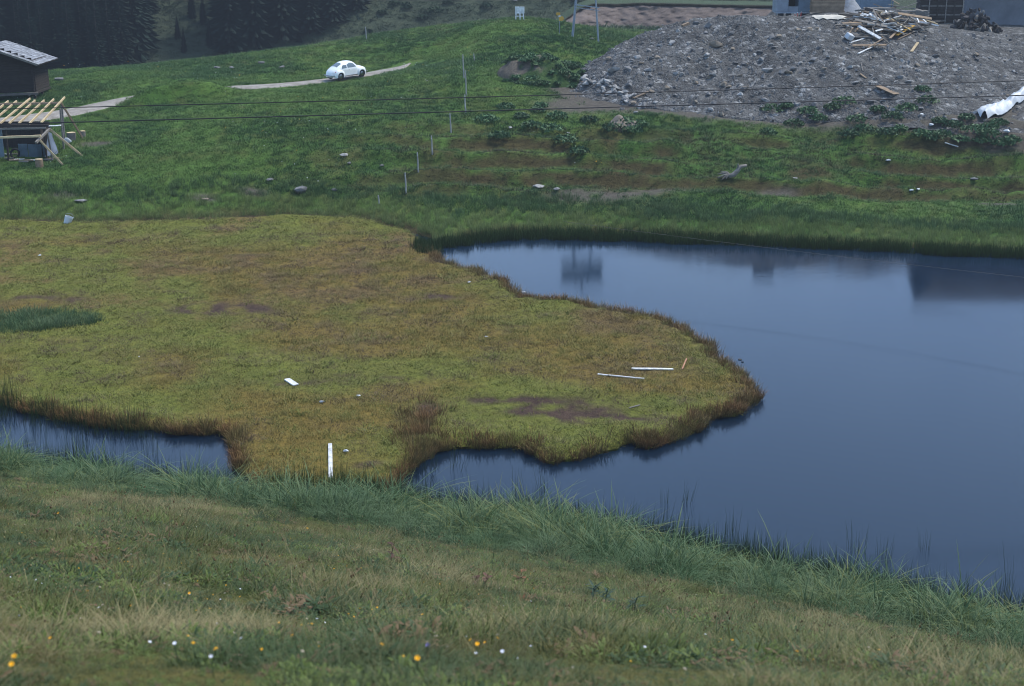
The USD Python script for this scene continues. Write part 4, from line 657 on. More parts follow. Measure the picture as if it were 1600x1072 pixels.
# ------------------------------------------------------------------ white saloon car with a rounded back, on the road
car_white = plain('white_car_paint', (0.629, 0.646, 0.637), 0.25, 0.04, 1.0, spec=0.5, random=0.0)
car_glass = usdkit.material(stage, '/World/Looks/car_window', {'p': ('principled_bsdf', {'base_color': (0.10, 0.13, 0.15), 'roughness': 0.06, 'specular_ior_level': 0.6})}, surface='p.BSDF')
chrome = plain('dull_chrome', (0.30, 0.31, 0.32), 0.25, 0.1, 4.0, metal=1.0, random=0)
lamp_red = plain('red_lamp_glass', (0.35, 0.03, 0.02), 0.3, 0.1, 8.0)
cx = np.array([-1.97, -1.90, -1.75, -1.5, -1.2, -0.9, -0.55, -0.2, 0.15, 0.45, 0.70, 0.92, 1.05, 1.35, 1.6, 1.78, 1.90, 1.97]); ctp = np.array([0.62, 0.74, 0.88, 1.04, 1.21, 1.36, 1.47, 1.50, 1.485, 1.43, 1.30, 1.06, 1.00, 0.955, 0.88, 0.78, 0.66, 0.55]); cw = np.array([0.30, 0.42, 0.54, 0.62, 0.67, 0.70, 0.71, 0.71, 0.71, 0.71, 0.70, 0.67, 0.63, 0.55, 0.47, 0.38, 0.26, 0.12])
tops, wids = lambda x: np.interp(x, cx, gaussian_filter1d(ctp, 0.5)), lambda x: np.interp(x, cx, cw)
ZB = 0.30
def half(x, z):                                             # half width of the shell at height z
    t = np.clip((z - ZB) / (tops(x) - ZB), 0, 1); belt = 0.86; hi = np.clip((z - belt) / 0.65, 0, 1)
    return wids(x) * (1 - t ** 5) ** (1 / 2.4) * (1 - 0.20 * hi)
xs = np.linspace(-1.97, 1.97, 70); ts = np.linspace(0, 1, 26) ** 0.8; ring = []
for x in xs:
    zz = ZB + (tops(x) - ZB) * (1 - (1 - ts) ** 2); r = half(np.full_like(zz, x), zz); ring.append(np.concatenate([np.stack([np.full_like(zz, x), r, zz], 1), np.stack([np.full_like(zz, x), -r, zz], 1)[::-1][1:]]))
ring = np.array(ring); nR = ring.shape[1]; ii = np.arange(len(xs) * nR).reshape(len(xs), nR); i1 = np.roll(ii, -1, 1)
cf = np.concatenate([np.stack([ii[:-1], i1[:-1], i1[1:]], -1).reshape(-1, 3), np.stack([ii[:-1], i1[1:], ii[1:]], -1).reshape(-1, 3)])
caps = [[ii[0, 0], ii[0, k + 1], ii[0, k]] for k in range(1, nR - 1)] + [[ii[-1, 0], ii[-1, k], ii[-1, k + 1]] for k in range(1, nR - 1)]
cq = hit(541, 124); fwd = at(640, 98, 134)[:2] - at(480, 129, 123)[:2]; rz = math.atan2(fwd[1], fwd[0]); rz = math.radians(47)
g0, g1 = [float(zl(cq[0] + s * 1.2 * math.cos(rz), cq[1] + s * 1.2 * math.sin(rz))) for s in (-1, 1)]
car = UsdGeom.Xform.Define(stage, pth(None, 'parked_car')); car.AddTranslateOp().Set(Gf.Vec3d(cq[0], cq[1], (g0 + g1) / 2 + 0.12)); car.AddRotateZOp().Set(math.degrees(rz)); car.AddRotateYOp().Set(-math.degrees(math.atan2(g1 - g0, 2.4)))
tag(car, 'white rounded two-door saloon car standing on the gravel road', 'car')
obj('body', trimesh.Trimesh(ring.reshape(-1, 3), np.vstack([cf, caps]), process=False), car_white, car, smooth=40)
def superell(rx, ry, rz_, c, p=2.4):
    m = trimesh.creation.icosphere(3); v = m.vertices; k = (np.abs(v) ** p).sum(1) ** (-1 / p); m.vertices = v * k[:, None] * [rx, ry, rz_] + c; return m
for s in (-1, 1):
    for wx_ in (-1.18, 1.22):
        f = manifold3d.Manifold(manifold3d.Mesh(*(lambda m: (np.asarray(m.vertices, np.float32), np.asarray(m.faces, np.uint32)))(superell(0.56, 0.27, 0.50, (wx_ - 0.02 * np.sign(wx_), s * 0.53, 0.40)))))
        cyl = manifold3d.Manifold.cylinder(0.8, 0.345, 0.345, 40, True).rotate([90, 0, 0]).translate([wx_, s * 0.75, 0.31]); cut = manifold3d.Manifold.cube([2, 2, 0.4], True).translate([wx_, 0, 0.02])
        obj('fender', f - cyl - cut, car_white, car, smooth=35)
        wh = holder('wheel', car); tm = trimesh.creation.annulus(0.19, 0.315, 0.15, sections=32); tm.apply_transform(rotm(math.pi / 2)); tm.apply_translation([wx_, s * 0.66, 0.315]); obj('tyre', tm, black_rub, wh)
        rm = superell(0.195, 0.05, 0.195, (wx_, s * 0.705, 0.315), 2.0); obj('rim', rm, chrome, wh, smooth=True)
    obj('running_board', box(1.5, 0.12, 0.05, (0.02, s * 0.70, 0.30), 0.01), black_rub, car)
    obj('tail_lamp', superell(0.06, 0.06, 0.09, (-1.60, s * 0.56, 0.66)), lamp_red, car, smooth=True)
    obj('door_handle', box(0.14, 0.03, 0.025, (-0.18, s * (float(half(-0.18, 0.80)) + 0.016), 0.80), 0.005), chrome, car)
    for poly in ([(-0.98, 0.93), (-0.42, 0.95), (-0.42, 1.33), (-0.62, 1.31), (-0.85, 1.16)], [(-0.34, 0.95), (0.66, 0.95), (0.40, 1.27), (0.15, 1.34), (-0.34, 1.345)]):
        pg = shapely.Polygon(poly).buffer(-0.02).buffer(0.02); b = pg.bounds; wx2, wz2 = np.meshgrid(np.linspace(b[0], b[2], 22), np.linspace(b[1], b[3], 12)); P2 = np.vstack([np.array(shapely.segmentize(pg.exterior, 0.06).coords)[:-1], np.stack([wx2.ravel(), wz2.ravel()], 1)[shapely.contains_xy(pg.buffer(-0.02), wx2.ravel(), wz2.ravel())]])
        tr_ = Delaunay(P2).simplices; c_ = P2[tr_].mean(1); tr_ = tr_[shapely.contains_xy(pg, c_[:, 0], c_[:, 1])]; vv = np.stack([P2[:, 0], s * (half(P2[:, 0], P2[:, 1]) + 0.008), P2[:, 1]], 1); nv = len(vv)
        obj('side_window', (np.vstack([vv, vv - [0, s * 0.02, 0]]), np.vstack([tr_, tr_[:, ::-1] + nv])), car_glass, car, smooth=True)
for nm, x0, x1, hw in (('rear_window', -1.33, -0.80, 0.40), ('windscreen', 0.62, 0.90, 0.52)):
    gxx, gyy = np.meshgrid(np.linspace(x0, x1, 12), np.linspace(-hw, hw, 16)); zz = np.empty_like(gxx)
    for i_ in np.ndindex(gxx.shape):
        zs = np.linspace(0.9, float(tops(gxx[i_])), 90); w = half(np.full_like(zs, gxx[i_]), zs); k_ = np.where(w >= abs(gyy[i_]))[0]; zz[i_] = zs[k_[-1]] if len(k_) else 0.9
    v_, f_ = gridmesh(gxx, gyy, zz + 0.014); obj(nm, (np.vstack([v_, v_ - [0, 0, 0.03]]), np.vstack([f_, f_[:, ::-1] + len(v_)])), car_glass, car, smooth=True)
for x_ in (-2.03, 2.03):
    bx = np.array([[x_ * (1 - 0.10 * abs(t) ** 3), 0.74 * t, 0.43] for t in np.linspace(-1, 1, 17)]); obj('bumper', join([tube(bx, 0.045, 8)]), chrome, car, smooth=True)
obj('licence_plate', box(0.02, 0.36, 0.10, (-1.93, 0, 0.62), 0.004), steel_grey, car)
for s in (-1, 1): obj('headlamp', superell(0.07, 0.10, 0.10, (1.68, s * 0.55, 0.66)), car_glass, car, smooth=True)

# ------------------------------------------------------------------ fence stakes, signs, pylon, cables
ST = [(593, 318, 305, 'short grey stub of a fence stake at the edge of the reeds'), (635, 304, 270, 'grey fence stake just above the reeds, lowest full-height one of its row'), (654, 271, 238, 'grey fence stake, second full-height one up from the reeds'), (676, 243, 212, 'grey fence stake, third full-height one up from the reeds'), (705, 208, 177, 'grey fence stake touching the lower black cable from below'), (728, 178, 148, 'grey fence stake standing between the two black cables'), (729, 150, 110, 'tall grey fence stake just above the upper black cable'), (725, 122, 85, 'grey fence stake high on the meadow, left of the soil mound'), (742, 96, 84, 'faint thin fence stake near the top of the fence row'), (573, 62, 42, 'dark thin stake on the crest in front of the forest edge')]
tops_ = []; stake_wood = plain('silvered_stake', (0.27, 0.265, 0.255), 0.9, 0.3, 4.0, bump=0.005)
for u, v0, v1, lab in ST:
    q = hit(u, v0); t = at(u - 2.0, v1, q[1]); tops_.append((q, t))
    s = thing('fence_stake', lab, 'fence stake', q, group='stakes of the pasture fence' if u != 573 else None); d = t - q
    obj('stake', pole((0, 0, -0.3), d, 0.06, 0.045, 7), stake_wood, s)
    if v0 - v1 > 25: obj('insulator', pole(d * 0.86 + [0, -0.05, 0], d * 0.86 + [0, -0.10, 0.0], 0.022, 0.022, 6), white_plastic, s)

sb = hit(812, 31); sgn_ = thing('white_signboard', 'white board on two legs on the meadow crest', 'signboard', sb)
obj('panel', box(0.92, 0.04, 0.66, (0, 0, 0.93), 0.008), white_wood, sgn_)
for s in (-1, 1): obj('leg', beam((s * 0.40, 0.0, -0.2), (s * 0.36, 0, 0.605), 0.12, 0.06, 0.006), white_wood, sgn_)
obj('leg', beam((0.06, 0.0, -0.2), (0.02, 0, 0.605), 0.14, 0.05, 0.006), white_wood, sgn_); obj('rail', box(0.7, 0.045, 0.07, (0, 0.0, 0.34)), white_wood, sgn_)

yb = hit(874, 53); yt = at(874, 20, yb[1]); H_ = yt[2] - yb[2]; ys = thing('trail_signpost', 'thin post with two yellow arrow signs behind the soil mound', 'signpost', yb)
obj('pole', pole((0, 0, -0.3), (0, 0, H_ + 0.05), 0.03, 0.03, 8), steel_grey, ys)
def arrow(L, h, dirn):
    pg = shapely.Polygon([(0, -h / 2), (L - h * .4, -h / 2), (L, 0), (L - h * .4, h / 2), (0, h / 2)]); m = trimesh.creation.extrude_polygon(pg, 0.03, engine='earcut'); m.apply_transform(rotm(math.pi / 2)); 
    if dirn < 0: m.apply_transform(rotm(0, 0, math.pi))
    return m
a1 = arrow(0.42, 0.26, -1); a1.apply_translation([0.06, -0.05, H_ - 0.10]); obj('arrow_sign', a1, sign_yellow, ys)
a2 = arrow(0.50, 0.42, 1); a2.apply_translation([-0.05, -0.04, H_ - 0.52]); obj('arrow_sign', a2, sign_yellow, ys)
obj('white_plate', box(0.18, 0.03, 0.16, (0, -0.085, H_ - 0.30)), white_wood, ys)

pyl = thing('timber_pylon', 'grey two-legged pylon behind the soil mound, running out of the picture', 'pylon')
pa, pb_ = hit(894, 58), hit(933, 58); pb_[1] = pa[1]; pb_[2] = float(zl(*pb_[:2])); mx_ = (pa[0] + pb_[0]) / 2; ta = np.array([mx_ - 0.55, pa[1], 15.9]); tb = np.array([mx_ + 0.55, pa[1], 15.9])
obj('leg', pole(pa - [0, 0, 0.4], ta, 0.115, 0.10, 12), steel_grey, pyl, smooth=40); obj('leg', pole(pb_ - [0, 0, 0.4], tb, 0.085, 0.08, 12), steel_grey, pyl, smooth=40)
for zf in (0.38, 0.40 + 0.09):
    l_, r_ = pa + (ta - pa) * zf, pb_ + (tb - pb_) * zf
    if zf < .39: obj('cross_bar', beam(l_ - [0.1, 0.16, 0], r_ + [0.25, -0.16, 0], 0.06, 0.08), steel_grey, pyl); obj('cross_bar', beam(l_ - [0.1, 0.16, 0.26], r_ + [0.25, -0.16, -0.26], 0.05, 0.05), steel_grey, pyl)
mid = (ta + tb) / 2; obj('platform', box(4.2, 1.0, 0.14, (mid[0], mid[1] - 0.1, 13.75), 0.02), steel_grey, pyl)
obj('transformer', box(2.0, 0.9, 1.5, (mid[0] - 1.02, mid[1] - 0.1, 14.58), 0.05), steel_grey, pyl); obj('transformer', box(1.9, 0.85, 1.4, (mid[0] + 0.98, mid[1] - 0.1, 14.53), 0.05), steel_blue, pyl)
obj('cross_arm', box(4.4, 0.14, 0.18, (mid[0], mid[1] - 0.2, 15.65), 0.01), old_wood, pyl); obj('mast', pole((mid[0], mid[1], 15.5), (mid[0], mid[1], 17.0), 0.12, 0.09, 10), steel_grey, pyl)

def cable(name, pts_, d, r, lab, cat='cable'):
    u = np.array([p[0] for p in pts_], float); v = np.array([p[1] for p in pts_], float); co = np.polyfit(u, v, 2); uu = np.linspace(u[0], u[-1], 70); dd = np.interp(uu, [u[0], u[-1]], d)
    tag(obj(name, tube(at(uu, np.polyval(co, uu), dd), r, 6), cable_mat if cat == 'cable' else grey_wood, smooth=True), lab, cat)
cable('overhead_cable', [(-150, 173), (0, 170.5), (400, 162.8), (800, 150), (1180, 138), (1600, 125.5), (1800, 120)], (59, 67.5), 0.021, 'upper of the two black cables strung across the slope', 'cable')
cable('overhead_cable', [(-150, 197), (0, 194.5), (400, 185.5), (800, 172), (1180, 159), (1574, 149.5), (1800, 144)], (58, 67), 0.026, 'lower, thicker one of the two black cables strung across the slope', 'cable')
cable('thin_wire', [(880, 346), (1200, 388), (1400, 410), (1540, 427), (1700, 444)], (80, 66), 0.009, 'thin pale wire slanting over the far half of the pond', 'wire')
# ------------------------------------------------------------------ building site on the heap
def on_heap(u, v): q = heap_hit(u, v); return q
zt = lambda x, y: float(heap_z(np.array([x]), np.array([y]))[0])
def P(u, v, d): return at(u, v, d)
hv = thing('site_wagon', 'grey steel site wagon with an open dark middle, left end of the building site', 'site wagon')
y0 = 131.0; xl, xm1, xm2, xr = [P(u, 10, y0)[0] for u in (1213, 1232, 1248, 1267)]; zb = P(1240, 19, y0)[2]; gz = zt(P(1240, 20, y0)[0], y0); zb = max(zb, gz + 0.35)
obj('end_panel', box(xm1 - xl, 2.0, 2.4, ((xl + xm1) / 2, y0 + 1, zb + 1.2), 0.03), steel_grey, hv); obj('end_panel', box(xr - xm2, 2.0, 2.4, ((xr + xm2) / 2, y0 + 1, zb + 1.2), 0.03), steel_blue, hv)
obj('back_panel', box(xm2 - xm1, 0.06, 2.4, ((xm1 + xm2) / 2, y0 + 1.9, zb + 1.2)), old_wood, hv); obj('floor', box(xr - xl - .1, 1.96, 0.1, ((xl + xr) / 2, y0 + 1, zb - 0.055)), steel_grey, hv); obj('roof', box(xr - xl + .2, 2.2, 0.1, ((xl + xr) / 2, y0 + 1, zb + 2.46)), steel_grey, hv)
obj('low_door', box(xm2 - xm1 - .02, 0.05, 0.5, ((xm1 + xm2) / 2, y0 + 0.1, zb + 0.25)), steel_grey, hv)
for x in (xl + 0.5, xl + 1.2, xr - 0.6):
    t = trimesh.creation.cylinder(0.24, 0.2, sections=20); t.apply_transform(rotm(math.pi / 2)); t.apply_translation([x, y0 + 0.3, zb - 0.25]); obj('wheel', t, black_rub, hv)
bp_ = P(1217, -38, 133.5); gz2 = zt(bp_[0], 133.5); bb = thing('site_board', 'dark board raised on a thin post behind the site wagon, seen mirrored in the pond', 'board', (bp_[0], 133.5, gz2))
obj('post', pole((0, 0, -0.3), (0, 0, 4.2), 0.06, 0.06, 8), steel_grey, bb); obj('panel', box(2.0, 0.12, 1.3, (0, -0.1, bp_[2] - gz2 + 0.1), 0.02), old_wood, bb)
for k, (u, lab) in enumerate([(1243, 'left'), (1246, 'middle'), (1251, 'right')]):
    x = P(u, 20, 128)[0]; g = zt(x, 128); s = thing('red_stake', f'red painted stake before the site wagon, {lab} one of three', 'stake', (x, 128, g)); obj('stake', beam((0, 0, -0.2), (0.05 * (k - 1), 0, 0.62), 0.05, 0.05, 0.004), red_paint, s); obj('cap', box(0.06, 0.06, 0.07, (0.05 * (k - 1), 0, 0.64)), white_wood, s)
# stacks of formwork boards
def stack(name, lab, u0, u1, v0, d, rows, th, depth, mat, jit=0.05, seed=1, along=1):
    g = random.Random(seed); x0, x1 = P(u0, v0, d)[0], P(u1, v0, d)[0]; z = zt((x0 + x1) / 2, d) - 0.03; t = thing(name, lab, 'board stack')
    for r in range(rows):
        n = max(1, int(depth / 0.42))
        for c in range(n):
            dx0, dx1 = g.uniform(-jit, jit) * 3, g.uniform(-jit, jit) * 3
            obj('board', box(x1 - x0 + dx1 - dx0, depth / n - 0.02, th - 0.012, ((x0 + x1) / 2 + (dx0 + dx1) / 2, d + c * depth / n + g.uniform(-jit, jit) * .4, z + th * (r + 0.5)), 0.006), mat, t)
    return z + th * rows
stack('formwork_stack', 'tall stack of tan formwork boards right of the site wagon', 1267, 1318, 26, 129.5, 22, 0.085, 0.9, tan_wood, 0.02, 1)
stack('plank_stack', 'low stack of whitish planks behind the scrap wood heap', 1347, 1396, 20, 131, 7, 0.11, 0.9, grey_wood, 0.08, 2)
stack('plank_stack', 'stack of grey brown planks behind the scrap wood, before the dark crate wall', 1388, 1450, 24, 129.5, 11, 0.085, 0.9, grey_wood, 0.03, 3)
cp = P(1330, 22, 131.5); cm = np.linspace(-2.2, 2.2, 40); CX, CY = np.meshgrid(cp[0] + cm, cp[1] + 1 + cm); CZ = zt(cp[0], cp[1]) - 0.3 + 1.9 * np.clip(1 - np.hypot((CX - cp[0]) / 1.6, (CY - cp[1] - 1) / 1.6), 0, 1) + 0.16 * (n2(CX, CY, 2.2, 131) - .5)
tag(obj('cement_heap', gridmesh(CX, CY, CZ), plain('grey_cement', (0.24, 0.25, 0.26), 0.95, 0.3, 3.0, bump=0.05), smooth=True), 'small pale grey heap of cement between the board stacks', 'cement heap')
sk_ = thing('rubbish_skip', 'grey blue steel skip filled with brown waste, behind the plank stacks', 'skip'); x0, x1 = P(1340, 5, 136)[0], P(1389, 5, 136)[0]; zs = zt((x0 + x1) / 2, 134.0)
for nm, bb_ in (('front_wall', (x1 - x0, 0.07, 1.0, ((x0 + x1) / 2, 135.2, zs + .75))), ('back_wall', (x1 - x0, 0.07, 1.0, ((x0 + x1) / 2, 136.8, zs + .75))), ('end_wall', (0.07, 1.52, 1.0, (x0 + .04, 136, zs + .75))), ('end_wall', (0.07, 1.52, 1.0, (x1 - .04, 136, zs + .75))), ('floor', (x1 - x0 - .16, 1.5, 0.06, ((x0 + x1) / 2, 136, zs + .2)))): obj(nm, box(*bb_[:3], bb_[3]), steel_blue, sk_)
rs = box(x1 - x0 - .3, 1.4, 0.6, ((x0 + x1) / 2, 136, zs + 1.1), 0.15); tag(obj('brown_waste', rs, tan_wood), 'brown waste piled in the grey blue skip', 'waste')
obj('post', pole(((x1 + .12), 135.1, zs - .2), (x1 + .12, 135.1, zs + 3.0), 0.07, 0.07, 8), steel_blue, sk_)
# dark crate wall with slats
cw_ = thing('crate_stack', 'dark stack of slatted crates, left of the concrete house wall', 'crates'); x0, x1 = P(1437, 15, 131)[0], P(1507, 15, 131)[0]; zc = zt((x0 + x1) / 2, 130.5) - .1
obj('inner_load', box(x1 - x0 - .2, 1.4, 2.6, ((x0 + x1) / 2, 131.9, zc + 1.3)), old_wood, cw_)
for k in range(10): obj('slat', box(x1 - x0, 0.03, 0.10, ((x0 + x1) / 2, 131.16 + .004 * (k % 2), zc + 0.12 + k * 0.26)), old_wood if k % 3 else grey_wood, cw_)
for k in range(6): obj('upright', box(0.09, 0.05, 2.6, (x0 + 0.1 + (x1 - x0 - .2) * k / 5, 131.10, zc + 1.3)), grey_wood if k % 2 else old_wood, cw_)
# unfinished house: concrete wall, eaves and gable rise out of the picture and mirror in the pond
ho = thing('unfinished_house', 'unfinished house with bare grey concrete wall at the right edge', 'house'); xa, xb = P(1510, 10, 134)[0], P(1510, 10, 134)[0] + 17; zg = zt(xa + 2, 133.5) - .3
obj('wall', box(xb - xa, 9.0, 4.6, ((xa + xb) / 2, 134 + 4.5, zg + 2.3)), concrete, ho)
for k in range(10): obj('wall_board', box((xb - xa) / 10 - .015, 0.06, 2.0, (xa + (xb - xa) * (k + .5) / 10, 133.965, zg + 5.62)), old_wood, ho)
obj('upper_wall', box(xb - xa - .1, 8.8, 2.0, ((xa + xb) / 2, 134 + 4.6, zg + 5.6)), old_wood, ho)
xe = 40.6
def prism(x0, x1, pts_): m = trimesh.creation.extrude_polygon(shapely.Polygon(pts_), x1 - x0, engine='earcut'); v = np.array(m.vertices); m.vertices = np.stack([x0 + v[:, 2], v[:, 0], v[:, 1]], 1); m.fix_normals(); return m
obj('roof', prism(xe, xb + 3, [(132.3, zg + 5.1), (138.4, zg + 8.9), (144.5, zg + 5.1), (144.5, zg + 5.4), (138.4, zg + 9.25), (132.3, zg + 5.4)]), old_wood, ho)
obj('gable', prism(xa + .1, xa + .35, [(134.1, zg + 6.6), (142.9, zg + 6.6), (142.2, zg + 6.7), (138.4, zg + 8.85), (134.6, zg + 6.7)]), old_wood, ho)
obj('balcony', box(xa - xe - .3, 1.2, 0.9, ((xa + xe) / 2 + .1, 134.6, zg + 4.3)), old_wood, ho)
for k, (x_, y_, kd, sc_, sd_) in enumerate([(53.6, 141.0, 0, .62, 'left'), (57.2, 139.5, 3, .66, 'right')]): plant_tree('spruce_tree', x_, y_, zg, kd, sc_, 40 * k, f'spruce beside the unfinished house, mirrored in the pond, {sd_} one of two', 'spruce', None)
for k in range(3): w_ = obj('window', box(1.2, 0.08, 1.2, (xa + 3.5 + 4.4 * k, 133.98, zg + 3.0)), car_glass, ho)
# dark rubble heap with white cloth, grey bank beside it
dq = on_heap(1533, 50); g = np.random.default_rng(44); dd_ = thing('rubble_heap', 'dark heap of broken rubble and brushwood before the concrete house wall', 'rubble heap')
for k in range(120):
    a, r = g.uniform(0, 6.28), math.sqrt(g.uniform()); x, y = dq[0] + 2.2 * r * math.cos(a), dq[1] + 1.6 + 1.5 * r * math.sin(a); m = rock(g.uniform(.18, .45), 500 + k, 1, 0.7, 0.5); m.apply_transform(rotm(*g.uniform(0, 6, 3))); m.apply_translation([x, y, zt(x, y) + 1.75 * (1 - r ** 2) * g.uniform(.3, 1)]); obj('rubble_piece', m, [dark_stone, dark_stone, old_wood, grey_wood][k % 4], dd_)
bmx = trimesh.creation.box([4.6, 2.4, 1.0]); 
cl = on_heap(1502, 30)
def cloth(name, lab, cat, cpos, sx, sy, h, seed, mat=white_plastic, rz_=0.0):
    t = np.linspace(-1, 1, 26); U, Vv = np.meshgrid(t, t); R = np.maximum(np.abs(U), np.abs(Vv)); x, y = U * sx, Vv * sy; w = 1 + 0.35 * (n2(U * 2, Vv * 2, 1.0, seed) - .5); x, y = (x * math.cos(rz_) - y * math.sin(rz_)) * w + cpos[0], (x * math.sin(rz_) + y * math.cos(rz_)) * w + cpos[1]
    base = np.maximum(heap_z(x, y), zl(x, y)); z = base + 0.04 + h * (1 - R ** 2) * (0.5 + n2(U * 3, Vv * 3, 1.2, seed + 1)) + 0.10 * (n2(U * 7, Vv * 7, 1.0, seed + 2)); v, f = gridmesh(x, y, z); tag(obj(name, (np.vstack([v, v - [0, 0, 0.03]]), np.vstack([f, f[:, ::-1] + len(v)])), mat, smooth=True), lab, cat)
cloth('white_sheet', 'pale blue-white sheet hanging over the left end of the dark rubble', 'sheet', cl + [0, .3, 0], 0.5, 0.8, 0.9, 140)
# long white plastic sheet down the right end of the heap
pz = np.array([[1537, 190], [1545, 180], [1560, 176], [1575, 167], [1590, 158], [1606, 148], [1630, 134], [1660, 120]]); ctr = np.array([on_heap(*p) for p in pz]); tq = np.linspace(0, len(pz) - 1, 60); cc = CubicSpline(np.arange(len(pz)), ctr)(tq); wd_ = np.interp(tq, [0, .6, 1.5, 3, 7], [0.25, 0.7, 0.72, 0.45, 0.5]); tnn = np.gradient(cc[:, :2], axis=0); tnn /= np.linalg.norm(tnn, axis=1, keepdims=True); sd = np.stack([-tnn[:, 1], tnn[:, 0]], 1); ac = np.linspace(-1, 1, 17)
SX, SY = cc[:, 0:1] + sd[:, 0:1] * ac * wd_[:, None], cc[:, 1:2] + sd[:, 1:2] * ac * wd_[:, None]; SZ = np.maximum(heap_z(SX, SY), zl(SX, SY)) + 0.08 + 0.42 * (1 - ac ** 2)[None] * (0.3 + 1.3 * n2(SX, SY, 1.4, 150)) + 0.34 * n2(SX, SY, 3.0, 151); v, f = gridmesh(SX, SY, SZ)
tag(obj('plastic_sheet', (np.vstack([v, v - [0, 0, .03]]), np.vstack([f, f[:, ::-1] + len(v)])), white_plastic, smooth=True), 'long crumpled white plastic sheet trailing down the right end of the gravel heap', 'plastic sheet')
cloth('pale_sheet', 'flat cream sheet lying on the brow of the heap below the formwork stack', 'sheet', on_heap(1299, 31) + [0, .6, 0], 1.45, 0.7, 0.12, 160, plain('cream_board', (0.40, 0.37, 0.31), 0.85, 0.15, 2.0))

# scrap wood: every board a thing
sw = np.random.default_rng(61); mats = [grey_wood, grey_wood, tan_wood, white_wood, new_wood, old_wood]; names = {id(grey_wood): 'grey weathered', id(tan_wood): 'tan', id(white_wood): 'whitish', id(new_wood): 'pale yellow', id(old_wood): 'dark'}
for k in range(290):
    while True:
        u = sw.normal(1395, 46); v = 24 + abs(sw.normal(0, 19)); lim = 40 + 42 * math.exp(-((u - 1370) / 55) ** 2)
        if 1312 < u < 1490 and v < lim: break
    q = on_heap(u, v); L = sw.uniform(0.6, 2.9); a = sw.normal(0, 0.8); d = np.array([math.cos(a), math.sin(a), 0]); A, B = q - d * L / 2, q + d * L / 2; hh = 0.06 + abs(sw.normal(0, 0.5)) * math.exp(-((u - 1400) / 60) ** 2)
    A[2], B[2] = zt(*A[:2]) + hh + sw.normal(0, .08), zt(*B[:2]) + hh + sw.normal(0, .12); mt = mats[sw.choice(6, p=[.24, .24, .15, .20, .04, .13])]
    tag(obj('scrap_board', beam(A, B, sw.uniform(.09, .28), sw.uniform(.03, .09), roll=sw.normal(0, .4)), mt, smooth=False), f'{names[id(mt)]} broken board in the scrap wood tipped over the brow of the heap', 'board', 'boards of the scrap wood heap')
def board(u0, v0, u1, v1, w, th, mat, lab, name='loose_board', lift=0.06, fn=None, cat='board'):
    f = fn or (lambda a, b: max(zt(a, b), float(zl(a, b)))); h_ = heap_hit if fn is None else hit; A, B = h_(u0, v0), h_(u1, v1); A[2], B[2] = f(A[0], A[1]) + lift, f(B[0], B[1]) + lift; tag(obj(name, beam(A, B, w, th, 0.005), mat), lab, cat)
board(1341, 85, 1366, 73, .16, .06, white_wood, 'whitish board pointing down left below the scrap wood')
board(1424, 82, 1434, 68, .22, .06, new_wood, 'single yellowish board lying apart below the right end of the scrap wood')
board(1400, 62, 1427, 48, .3, .08, sign_yellow, 'bright yellow board on the front of the scrap wood heap', lift=.35)
board(1390, 66, 1404, 52, .2, .06, tan_wood, 'tan board leaning beside the bright yellow one', lift=.3)
board(1371, 136, 1402, 150, .85, .05, tan_wood, 'wide pale brown panel lying half down the heap', 'loose_board', cat='panel')
board(1344, 117, 1353, 124, .16, .06, tan_wood, 'short tan board alone halfway down the heap'); board(1345, 100, 1348, 112, .08, .05, grey_wood, 'thin grey lath above the short tan board')
board(990, 156, 1013, 145, .3, .1, tan_wood, 'brown plank at the foot of the heap, left part'); board(1066, 42, 1076, 38, .25, .2, tan_wood, 'small tan block on the left brow of the heap')
board(1476, 227, 1497, 231, .12, .06, white_wood, 'pale board in the weeds right below the heap', fn=lambda a, b: float(zl(a, b)))
m = box(0.62, 0.5, 0.45, bev=.03); q = on_heap(1327, 62); m.apply_transform(rotm(0.5, 0.3, 0.6)); m.apply_translation(q + [0, 0, .25]); tag(obj('white_box', m, white_plastic), 'bright white box below the left end of the scrap wood', 'box')
m = rock(0.42, 77, flat=.9, rough=.15); m.apply_translation(on_heap(1366, 30) + [0, 0, .5]); tag(obj('round_stone', m, pale_stone, smooth=True), 'round whitish boulder at the back of the scrap wood', 'boulder')

